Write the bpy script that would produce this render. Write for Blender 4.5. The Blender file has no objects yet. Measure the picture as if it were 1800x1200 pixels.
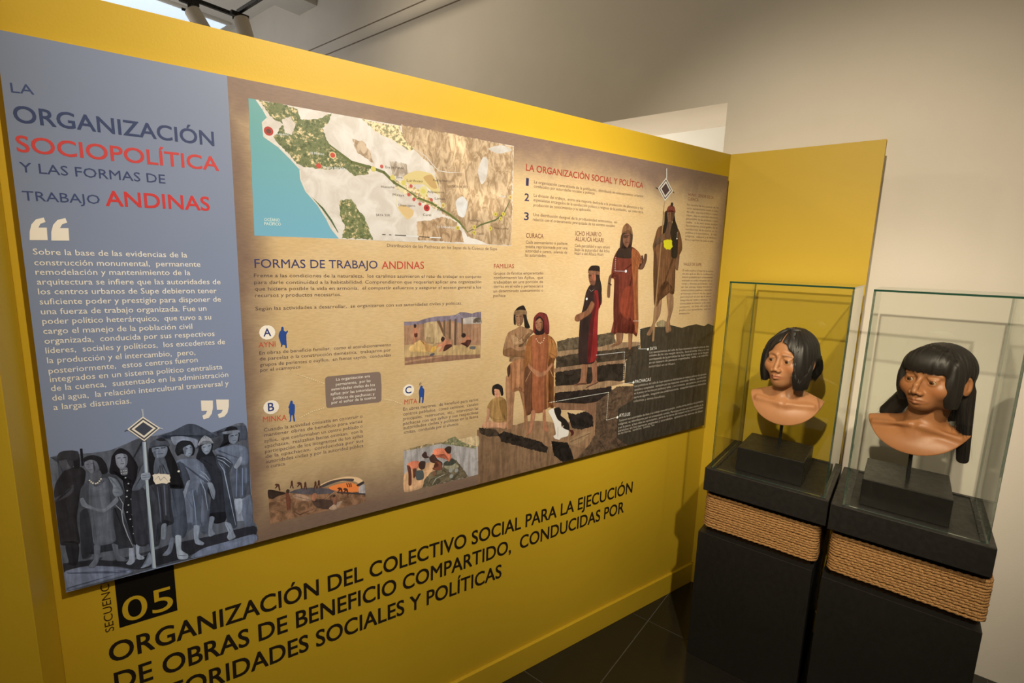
import bpy, bmesh, math, random
import numpy as np
from mathutils import Vector, Matrix
random.seed(7); rng = np.random.RandomState(5)
SC = bpy.context.scene
COL = SC.collection
PI = math.pi

# ------------------------------------------------------------------ camera
YAW, PITCH, ROLL, FPX = 0.6693, -0.163, 0.0305, 877.04
F = Vector((math.cos(YAW)*math.cos(PITCH), math.sin(YAW)*math.cos(PITCH), math.sin(PITCH)))
Rv = F.cross(Vector((0,0,1))).normalized(); Uv = Rv.cross(F)
R2 = Rv*math.cos(ROLL)+Uv*math.sin(ROLL); U2 = -Rv*math.sin(ROLL)+Uv*math.cos(ROLL)
cd = bpy.data.cameras.new('camera'); cam = bpy.data.objects.new('camera', cd); COL.objects.link(cam)
cam.matrix_world = Matrix(((R2.x,U2.x,-F.x,0),(R2.y,U2.y,-F.y,0),(R2.z,U2.z,-F.z,1.6),(0,0,0,1)))
cd.sensor_fit = 'HORIZONTAL'; cd.sensor_width = 36; cd.lens = FPX/1800*36; cd.clip_start = .02
SC.camera = cam

# ------------------------------------------------------------------ world, lights, exposure
w = bpy.data.worlds.new('world'); SC.world = w; w.use_nodes = True
w.node_tree.nodes['Background'].inputs[0].default_value = (.9,.85,.75,1); w.node_tree.nodes['Background'].inputs[1].default_value = .05
SC.view_settings.view_transform = 'Standard'; SC.view_settings.look = 'None'
SC.view_settings.exposure = 0; SC.view_settings.gamma = 1; SC.view_settings.use_curve_mapping = False

def spot(name, loc, target, power, angle, blend, col, size=.04):
    l = bpy.data.lights.new(name, 'SPOT'); l.energy = power; l.spot_size = math.radians(angle); l.spot_blend = blend
    l.color = col; l.shadow_soft_size = size
    o = bpy.data.objects.new(name, l); COL.objects.link(o); o.location = loc
    o.rotation_euler = (Vector(target)-Vector(loc)).to_track_quat('-Z','Y').to_euler(); return o
def area(name, loc, target, power, sx, sy, col):
    l = bpy.data.lights.new(name, 'AREA'); l.shape = 'RECTANGLE'; l.size = sx; l.size_y = sy; l.energy = power; l.color = col
    o = bpy.data.objects.new(name, l); COL.objects.link(o); o.location = loc
    o.rotation_euler = (Vector(target)-Vector(loc)).to_track_quat('-Z','Y').to_euler(); return o
WARM = (1, .84, .62)

spot('case_spot', (-1.5,.10,3.15), (2.3,.34,1.55), 480, 37, 1, WARM)
spot('panel_spot', (.69,-.85,3.35), (1.08,1.13,1.80), 420, 57, .95, WARM)
spot('aisle_fill', (-.2,-.75,3.3), (1.95,.22,.95), 300, 42, 1, WARM)  # added fill, no fixture: lifts the cases, plinths and right end of the wall
spot('wall_spot_behind', (1.2,2.9,3.3), (2.59,2.3,2.2), 38, 150, 1, WARM)
area('room_fill', (-.6,-.4,3.6), (.6,.3,0), 30, 2.5, 2.5, (1,.86,.68))
area('passage_bounce', (3.9,1.9,.9), (2.6,1.2,2.6), 32, .8, 1.2, (1,.84,.66))  # added unseen low light, standing in for floor bounce onto the doorway soffit
area('passage_wash', (3.3,2.2,2.2), (4.2,1.4,2.4), 11, .5, .5, (1,.93,.80))
area('back_room_light', (.6,5.2,2.4), (.9,5.2,3.9), 24, 2, 1.5, (.97,.93,.92))


# ------------------------------------------------------------------ helpers
def tag(o, label=None, cat=None, group=None, kind=None):
    if label: o['label'] = label
    if cat: o['category'] = cat
    if group: o['group'] = group
    if kind: o['kind'] = kind
    return o
def link(o, parent=None):
    COL.objects.link(o)
    if parent: o.parent = parent
    return o
def empty(name, loc=(0,0,0), rz=0, label=None, cat=None, group=None, kind=None, parent=None):
    o = bpy.data.objects.new(name, None); o.empty_display_size = .05; o.location = loc; o.rotation_euler = (0,0,rz)
    link(o, parent); return tag(o, label, cat, group, kind)
def mesh(name, vs, fs, mat=None, parent=None, smooth=False, midx=None):
    me = bpy.data.meshes.new(name); me.from_pydata([tuple(v) for v in vs], [], [tuple(f) for f in fs])
    for m in (mat if isinstance(mat, (list, tuple)) else [mat]):
        if m: me.materials.append(m)
    if midx is not None: me.polygons.foreach_set('material_index', midx)
    if smooth: me.polygons.foreach_set('use_smooth', [True]*len(me.polygons))
    me.update()
    return link(bpy.data.objects.new(name, me), parent)
def bm_obj(name, bm, mat, parent=None, smooth=False):
    me = bpy.data.meshes.new(name); bm.to_mesh(me); bm.free()
    for m in (mat if isinstance(mat, (list, tuple)) else [mat]): me.materials.append(m)
    if smooth: me.polygons.foreach_set('use_smooth', [True]*len(me.polygons))
    return link(bpy.data.objects.new(name, me), parent)
def add_box(bm, x0,x1,y0,y1,z0,z1, bev=0, mi=0):
    r = bmesh.ops.create_cube(bm, size=1)
    bmesh.ops.transform(bm, matrix=Matrix.Translation(((x0+x1)/2,(y0+y1)/2,(z0+z1)/2)) @ Matrix.Diagonal((x1-x0,y1-y0,z1-z0,1)), verts=r['verts'])
    fs = {f for v in r['verts'] for f in v.link_faces}
    for f in fs: f.material_index = mi
    if bev:
        es = {e for v in r['verts'] for e in v.link_edges}
        bmesh.ops.bevel(bm, geom=list(es), offset=bev, segments=2, affect='EDGES', profile=.6)
def box(name, x0,x1,y0,y1,z0,z1, mat, parent=None, bev=0):
    bm = bmesh.new(); add_box(bm, x0,x1,y0,y1,z0,z1, bev); return bm_obj(name, bm, mat, parent)
def tube(bm, p0, p1, r0, r1=None, n=16, mi=0):
    r1 = r0 if r1 is None else r1; p0=Vector(p0); p1=Vector(p1); d=p1-p0
    r = bmesh.ops.create_cone(bm, cap_ends=True, segments=n, radius1=r0, radius2=r1, depth=d.length)
    m = Matrix.Translation((p0+p1)/2) @ d.to_track_quat('Z','Y').to_matrix().to_4x4()
    bmesh.ops.transform(bm, matrix=m, verts=r['verts'])
    for f in {f for v in r['verts'] for f in v.link_faces}: f.material_index = mi

def lin(c): return tuple(((v/255)/12.92 if v/255<=.04045 else ((v/255+.055)/1.055)**2.4) for v in c)+(1,)
class N:
    def __init__(s, name):
        s.m = bpy.data.materials.new(name); s.m.use_nodes = True; s.t = s.m.node_tree; s.n = s.t.nodes
        s.b = s.n['Principled BSDF']
    def new(s, t, **k):
        n = s.n.new(t)
        for a,b in k.items(): setattr(n, a, b)
        return n
    def l(s, a, b): s.t.links.new(a, b)
    def co(s, kind='Object', scale=(1,1,1), rot=(0,0,0)):
        tc = s.new('ShaderNodeTexCoord'); mp = s.new('ShaderNodeMapping'); mp.inputs['Scale'].default_value = scale; mp.inputs['Rotation'].default_value = rot
        s.l(tc.outputs[kind], mp.inputs[0]); return mp.outputs[0]
    def noise(s, vec, sc, det=3, rough=.55, dist=0):
        n = s.new('ShaderNodeTexNoise'); n.inputs['Scale'].default_value = sc; n.inputs['Detail'].default_value = det
        n.inputs['Roughness'].default_value = rough; n.inputs['Distortion'].default_value = dist
        if vec: s.l(vec, n.inputs['Vector'])
        return n.outputs[0]
    def rng(s, v, a, b, c, d, st='SMOOTHSTEP'):
        n = s.new('ShaderNodeMapRange'); n.interpolation_type = st
        for i, x in zip((1,2,3,4), (a,b,c,d)): n.inputs[i].default_value = x
        s.l(v, n.inputs[0]); return n.outputs[0]
    def mth(s, op, a, b=None):
        n = s.new('ShaderNodeMath', operation=op)
        for i, x in enumerate((a, b)):
            if x is None: continue
            if isinstance(x, (int, float)): n.inputs[i].default_value = x
            else: s.l(x, n.inputs[i])
        return n.outputs[0]
    def mix(s, f, a, b, bt='MIX'):
        n = s.new('ShaderNodeMix', data_type='RGBA', blend_type=bt)
        for sock, x in ((n.inputs[0], f), (n.inputs[6], a), (n.inputs[7], b)):
            if isinstance(x, (int, float)): sock.default_value = x
            elif isinstance(x, tuple): sock.default_value = x
            else: s.l(x, sock)
        return n.outputs[2]
    def out(s, col=None, rough=.5, spec=.5, bump=None, bs=.3, bd=.002, metal=0, coat=0):
        if col is not None:
            if isinstance(col, tuple): s.b.inputs['Base Color'].default_value = col
            else: s.l(col, s.b.inputs['Base Color'])
        if isinstance(rough, (int,float)): s.b.inputs['Roughness'].default_value = rough
        else: s.l(rough, s.b.inputs['Roughness'])
        s.b.inputs['Specular IOR Level'].default_value = spec; s.b.inputs['Metallic'].default_value = metal; s.b.inputs['Coat Weight'].default_value = coat
        if bump is not None:
            n = s.new('ShaderNodeBump'); n.inputs['Strength'].default_value = bs; n.inputs['Distance'].default_value = bd
            s.l(bump, n.inputs['Height']); s.l(n.outputs[0], s.b.inputs['Normal'])
        return s.m
def wallmat(name, c1, c2, rough=.6, spec=.3, bs=.12):
    m = N(name); v = m.co(); a = m.noise(v, 2.2, 4); b = m.noise(v, 180, 2)
    return m.out(m.mix(m.rng(a,.3,.7,0,1), c1, c2), rough, spec, b, bs, .0015)
M = {}
M['yellow'] = wallmat('yellow_paint', (.510,.350,.018,1), (.535,.367,.021,1), .5, .35)
M['white'] = wallmat('cream_plaster', (.72,.68,.60,1), (.76,.72,.64,1), .8, .2, .2)
M['bright'] = wallmat('white_plaster', (.80,.78,.72,1), (.84,.82,.76,1), .8, .2)
M['ceil'] = wallmat('ceiling_paint', (.62,.60,.55,1), (.68,.66,.60,1), .8, .2, .25)
def f_black(name, c, r, bs=.15):
    m = N(name); v = m.co(); a = m.noise(v, 60, 4); b = m.noise(v, 6, 3)
    return m.out(m.mix(b, c, tuple(x*1.35 for x in c[:3])+(1,)), m.rng(a, .3, .7, r-.06, r+.08), .4, a, bs, .0008)
M['black'] = f_black('black_satin_paint', (.0125,.0118,.0105,1), .42)
M['block'] = f_black('black_block_paint', (.011,.0105,.0095,1), .34)
M['metal'] = f_black('black_metal', (.012,.012,.012,1), .3)
m = N('black_polished_tile'); v = m.co(); a = m.noise(v, 3, 5, .6, 1.5); b = m.noise(v, 260, 2)
sp = m.rng(b, .74, .78, 0, 1, 'LINEAR')
M['tile'] = m.out(m.mix(m.mth('MULTIPLY', sp, .35), m.mix(a, (.012,.0115,.009,1), (.022,.02,.015,1)), (.12,.11,.09,1)), m.rng(a,.3,.7,.12,.24), .5, a, .04, .002)
M['grout'] = N('grey_grout').out((.10,.095,.08,1), .8, .2)
m = N('twine'); v = m.co(); a = m.noise(v, 420, 3, .7); b = m.noise(v, 40, 2)
M['rope'] = m.out(m.mix(m.rng(a,.32,.72,0,1), m.mix(b,(.15,.062,.016,1),(.26,.12,.036,1)), (.60,.36,.15,1)), .85, .15, a, .8, .0015)
M['core'] = N('dark_core').out((.02,.012,.006,1), .9, .1)
# glass: thin clear pane with a slight green cast, edges deeper green
def glass(name, tint, ior, gl):
    m = N(name); m.n.remove(m.b); o = m.n['Material Output']
    t = m.new('ShaderNodeBsdfTransparent'); t.inputs[0].default_value = tint
    g = m.new('ShaderNodeBsdfGlossy'); g.inputs['Roughness'].default_value = .01; g.inputs[0].default_value = gl
    ge = m.new('ShaderNodeNewGeometry'); dt = m.new('ShaderNodeVectorMath', operation='DOT_PRODUCT'); m.l(ge.outputs['Incoming'], dt.inputs[0]); m.l(ge.outputs['Normal'], dt.inputs[1])
    c5 = m.mth('POWER', m.mth('SUBTRACT', 1.0, m.mth('ABSOLUTE', dt.outputs['Value'])), 5.0); r0 = ((ior-1)/(ior+1))**2     # Schlick's reflectance, the same from both sides of the thin pane
    mx = m.new('ShaderNodeMixShader'); m.l(m.mth('ADD', m.mth('MULTIPLY', c5, 1-r0), r0), mx.inputs[0]); m.l(t.outputs[0], mx.inputs[1]); m.l(g.outputs[0], mx.inputs[2])
    m.l(mx.outputs[0], o.inputs[0]); return m.m
M['glass'] = glass('clear_glass', (.991,.998,.986,1), 1.40, (.95,.97,.95,1))
m = N('glass_edge'); M['edge'] = m.out((.012,.06,.04,1), .12, .6); m.b.inputs['Transmission Weight'].default_value = .35
M['fixture'] = N('cream_enamel').out((.62,.56,.46,1), .45, .4)
m = N('daylight_diffuser'); m.b.inputs['Base Color'].default_value=(.8,.85,.9,1); m.b.inputs['Emission Color'].default_value=(.62,.78,1,1); m.b.inputs['Emission Strength'].default_value=.85; M['sky'] = m.m

# ------------------------------------------------------------------ shell
def structure(o): o['kind'] = 'structure'; return o
XW = 2.59; YJ = .79; ZL = 2.363
# floor: grout bed and tiles
fl = structure(box('floor', -3.2, 6.2, -3.2, 8.2, -.06, -.002, M['grout']))
bm = bmesh.new(); add_box(bm, -.293,.293,-.293,.293,-.01,0,.0012); me = bpy.data.meshes.new('tile'); bm.to_mesh(me); bm.free(); me.materials.append(M['tile'])
far = []
for i in range(-8, 7):
    for j in range(-6, 12):
        cx, cy = 2.005+.59*(i+.5), .748+.59*(j+.5)
        if -3 < cx < 6 and -3 < cy < 8:
            if math.hypot(cx-1.6, cy-.2) < 2.4:
                o = bpy.data.objects.new('tile', me); o.location = (cx,cy,0); link(o, fl)
            else: far.append((cx,cy))
bm = bmesh.new()
for cx, cy in far: add_box(bm, cx-.293,cx+.293,cy-.293,cy+.293,-.01,0)
o = bm_obj('tile_field', bm, M['tile'], fl); o['kind'] = 'stuff'
# right white wall with the opening to the next room
bm = bmesh.new()
add_box(bm, XW, XW+.42, -3.2, YJ, 0, 3.9); add_box(bm, XW, XW+.42, YJ, 2.3, ZL, 3.9); add_box(bm, XW, XW+.42, 2.3, 8.2, 0, 3.9)
wr = structure(bm_obj('wall_right', bm, M['white']))
structure(box('wall_far', 4.2, 4.3, -1, 5, 0, 3.9, M['bright']))
structure(box('wall_back', -3.2, XW, 8.1, 8.2, 0, 3.9, M['white']))
structure(box('wall_behind', -3.3, -3.2, -3.2, 8.2, 0, 3.9, M['white']))
structure(box('wall_near', -3.2, XW, -3.3, -3.2, 0, 3.9, M['white']))
structure(box('wall_passage_side', XW+.42, 4.2, -1.1, -1, 0, 3.9, M['bright'])); structure(box('wall_passage_end', XW+.42, 4.2, 5, 5.1, 0, 3.9, M['bright']))
ce = structure(box('ceiling', -3.3, 4.3, -3.3, 8.2, 3.9, 3.98, M['ceil']))
for k in range(9):
    y = 4.60-.52*k
    structure(box('ceiling_beam', -3.2, XW, y-.30, y, 3.70, 3.9, M['ceil'], ce, .004))
for k, z in enumerate((3.375, 3.285)):
    o = structure(box('trim_%d' % (k+1), XW-.005, XW, -3.2, 8.1, z-.003, z+.003, f_black('conduit_grey', (.22,.18,.14,1), .6)))

# ------------------------------------------------------------------ the yellow partition
A = -.2997; CX, CY, H = 2.4312, .7058, 2.0924
WM = Matrix.Translation((CX,CY,0)) @ Matrix.Rotation(A, 4, 'Z')
SL = -2.3745
wf = structure(box('wall_front', SL-.0, .0, 0, .12, 0, H, M['yellow'], None, .0015)); wf.matrix_world = WM
structure(wf)
# pilaster at its left end, turning towards the viewer
bm = bmesh.new(); add_box(bm, SL-.75, SL, -.17, .12, 0, H, .0015)
wp = structure(bm_obj('wall_left', bm, M['yellow'])); wp.matrix_world = WM
bb = box('baseboard_front', SL, -.001, -.014, 0, 0, .102, M['yellow'], None, .002); bb.matrix_world = WM; structure(bb)
ws = structure(box('wall_side', CX, CX+.035, CY-.5626, CY+.03, 0, H, M['yellow'], None, .001))
b2 = structure(box('baseboard_side', CX-.014, CX, CY-.5626, CY-.002, 0, .102, M['yellow'], None, .002))

# ------------------------------------------------------------------ printed panel
S0, S1, S2, ZT, ZB = -2.351, -1.9768, -.0357, 1.9905, .8415
panel = empty('information_panel', label='wide printed panel with slate-blue and parchment sections on the yellow wall', cat='panel')
panel.matrix_world = WM
OFF = .02
bd = box('board', S0, S2, -OFF, -.004, ZB, ZT, N('board_core').out((.55,.52,.46,1), .5, .3), panel, .0008)
COLN = 'Col'
def printmat(name, kind):
    m = N(name); at = m.new('ShaderNodeAttribute', attribute_name=COLN); c = at.outputs[0]; v = m.co()
    if kind == 'paint':
        a = m.noise(v, 38, 5, .6, .8); c = m.mix(1.0, c, m.mix(m.rng(a,.3,.7,0,1), (.84,.84,.84,1), (1.14,1.14,1.14,1)), 'MULTIPLY')
        a = m.noise(m.co('Object',(1,1,.13)), 85, 3, .6, .3); c = m.mix(1.0, c, m.mix(m.rng(a,.32,.68,0,1), (.76,.75,.74,1), (1.2,1.19,1.17,1)), 'MULTIPLY')
    if kind == 'rock':
        a = m.noise(v, 42, 7, .68, .8); c = m.mix(1.0, c, m.mix(m.rng(a,.34,.66,0,1), (.50,.48,.46,1), (1.5,1.42,1.34,1)), 'MULTIPLY')
    if kind == 'relief':
        a = m.noise(v, 16, 7, .62, 1.0); c = m.mix(1.0, c, m.mix(m.rng(a,.35,.65,0,1), (.86,.83,.79,1), (1.06,1.06,1.06,1)), 'MULTIPLY')
    if kind == 'relief2':
        a = m.noise(m.co('Object',(1.6,1,.7),(0,.7,0)), 34, 8, .72, .9); big = m.noise(v, 7, 3); c = m.mix(m.rng(big,.45,.7,0,.55), c, lin((238,218,190))); c = m.mix(1.0, c, m.mix(m.rng(a,.40,.60,0,1), (.66,.60,.53,1), (1.26,1.27,1.27,1)), 'MULTIPLY')
    if kind == 'veg':
        a = m.noise(v, 130, 5, .75); b = m.noise(v, 42, 6, .7)
        c = m.mix(m.rng(a,.5,.6,0,1), m.mix(m.rng(a,.38,.5,0,1), m.mix(1.0,c,(.5,.55,.5,1),'MULTIPLY'), c), m.mix(m.rng(b,.46,.58,0,.9), c, lin((232,214,178))))
    if kind == 'veg2':
        a = m.noise(v, 95, 4, .7); c = m.mix(m.rng(a,.45,.55,0,1), c, lin((232,212,180)))
    if kind == 'sea':
        sx = m.new('ShaderNodeSeparateXYZ'); m.l(v, sx.inputs[0]); c = m.mix(m.rng(sx.outputs[2], 1.42, 1.9, 0, 1, 'LINEAR'), (0.1812,0.4735,0.8632,1), (0.1274,0.3564,0.4072,1))
    return m.out(c, .42, .35)
PM = {k: printmat('print_'+k, k) for k in ('ink','paint','rock','relief','relief2','veg','veg2','sea')}
PK = list(PM)
# backgrounds
def quadprint(name, label, x0, x1, z0, z1, mat, lay):
    y = -OFF-.00005
    return tag(mesh(name, [(x0,y,z0),(x1,y,z0),(x1,y,z1),(x0,y,z1)], [(0,1,2,3)], mat, panel), label)
m = N('slate_blue_print'); v = m.co(); sx = m.new('ShaderNodeSeparateXYZ'); m.l(v, sx.inputs[0])
a = m.noise(v, 3, 3); c = m.mix(m.rng(sx.outputs[2], 1.05, 1.9, 0, 1, 'LINEAR'), (0.2195,0.3050,0.5711,1), (0.1845,0.2423,0.4072,1))
bluem = m.out(m.mix(m.mth('MULTIPLY', a, .12), c, (.45,.5,.55,1)), .42, .35)
quadprint('blue_background_print', 'slate-blue printed ground of the quotation section', S0, S1, ZB, ZT, bluem, 0)
m = N('parchment_print'); v = m.co(); sx = m.new('ShaderNodeSeparateXYZ'); m.l(v, sx.inputs[0]); X, Z = sx.outputs[0], sx.outputs[2]
nz = m.noise(v, 5, 5, .6, .6); fine = m.noise(m.co('Object',(1,1,4)), 60, 4, .6)
wob = m.mth('MULTIPLY', m.mth('SUBTRACT', nz, .5), .16)
zz = m.mth('ADD', Z, wob); xx = m.mth('ADD', X, m.mth('MULTIPLY', wob, .6))
e1 = m.rng(zz, ZT-.17, ZT-.02, 0, 1); e2 = m.rng(zz, ZB+.26, ZB+.0, 0, 1); e3 = m.rng(xx, S1+.10, S1-.01, 0, 1); e4 = m.rng(xx, S2-.12, S2+.02, 0, 1)
e = m.mth('MAXIMUM', m.mth('MAXIMUM', e1, e2), m.mth('MAXIMUM', e3, e4))
c = m.mix(m.mth('MULTIPLY', e, .92), m.mix(m.rng(nz,.3,.7,0,1), (0.5841,0.4452,0.2542,1), (0.6172,0.4969,0.3185,1)), (0.1714,0.1195,0.1119,1))
c = m.mix(1.0, c, m.mix(m.rng(fine,.3,.7,0,1), (.93,.93,.92,1), (1.06,1.06,1.06,1)), 'MULTIPLY')
parch = m.out(c, .40, .35)
quadprint('parchment_background_print', 'tan parchment ground with browned edges', S1, S2, ZB, ZT, parch, 0)

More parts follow.
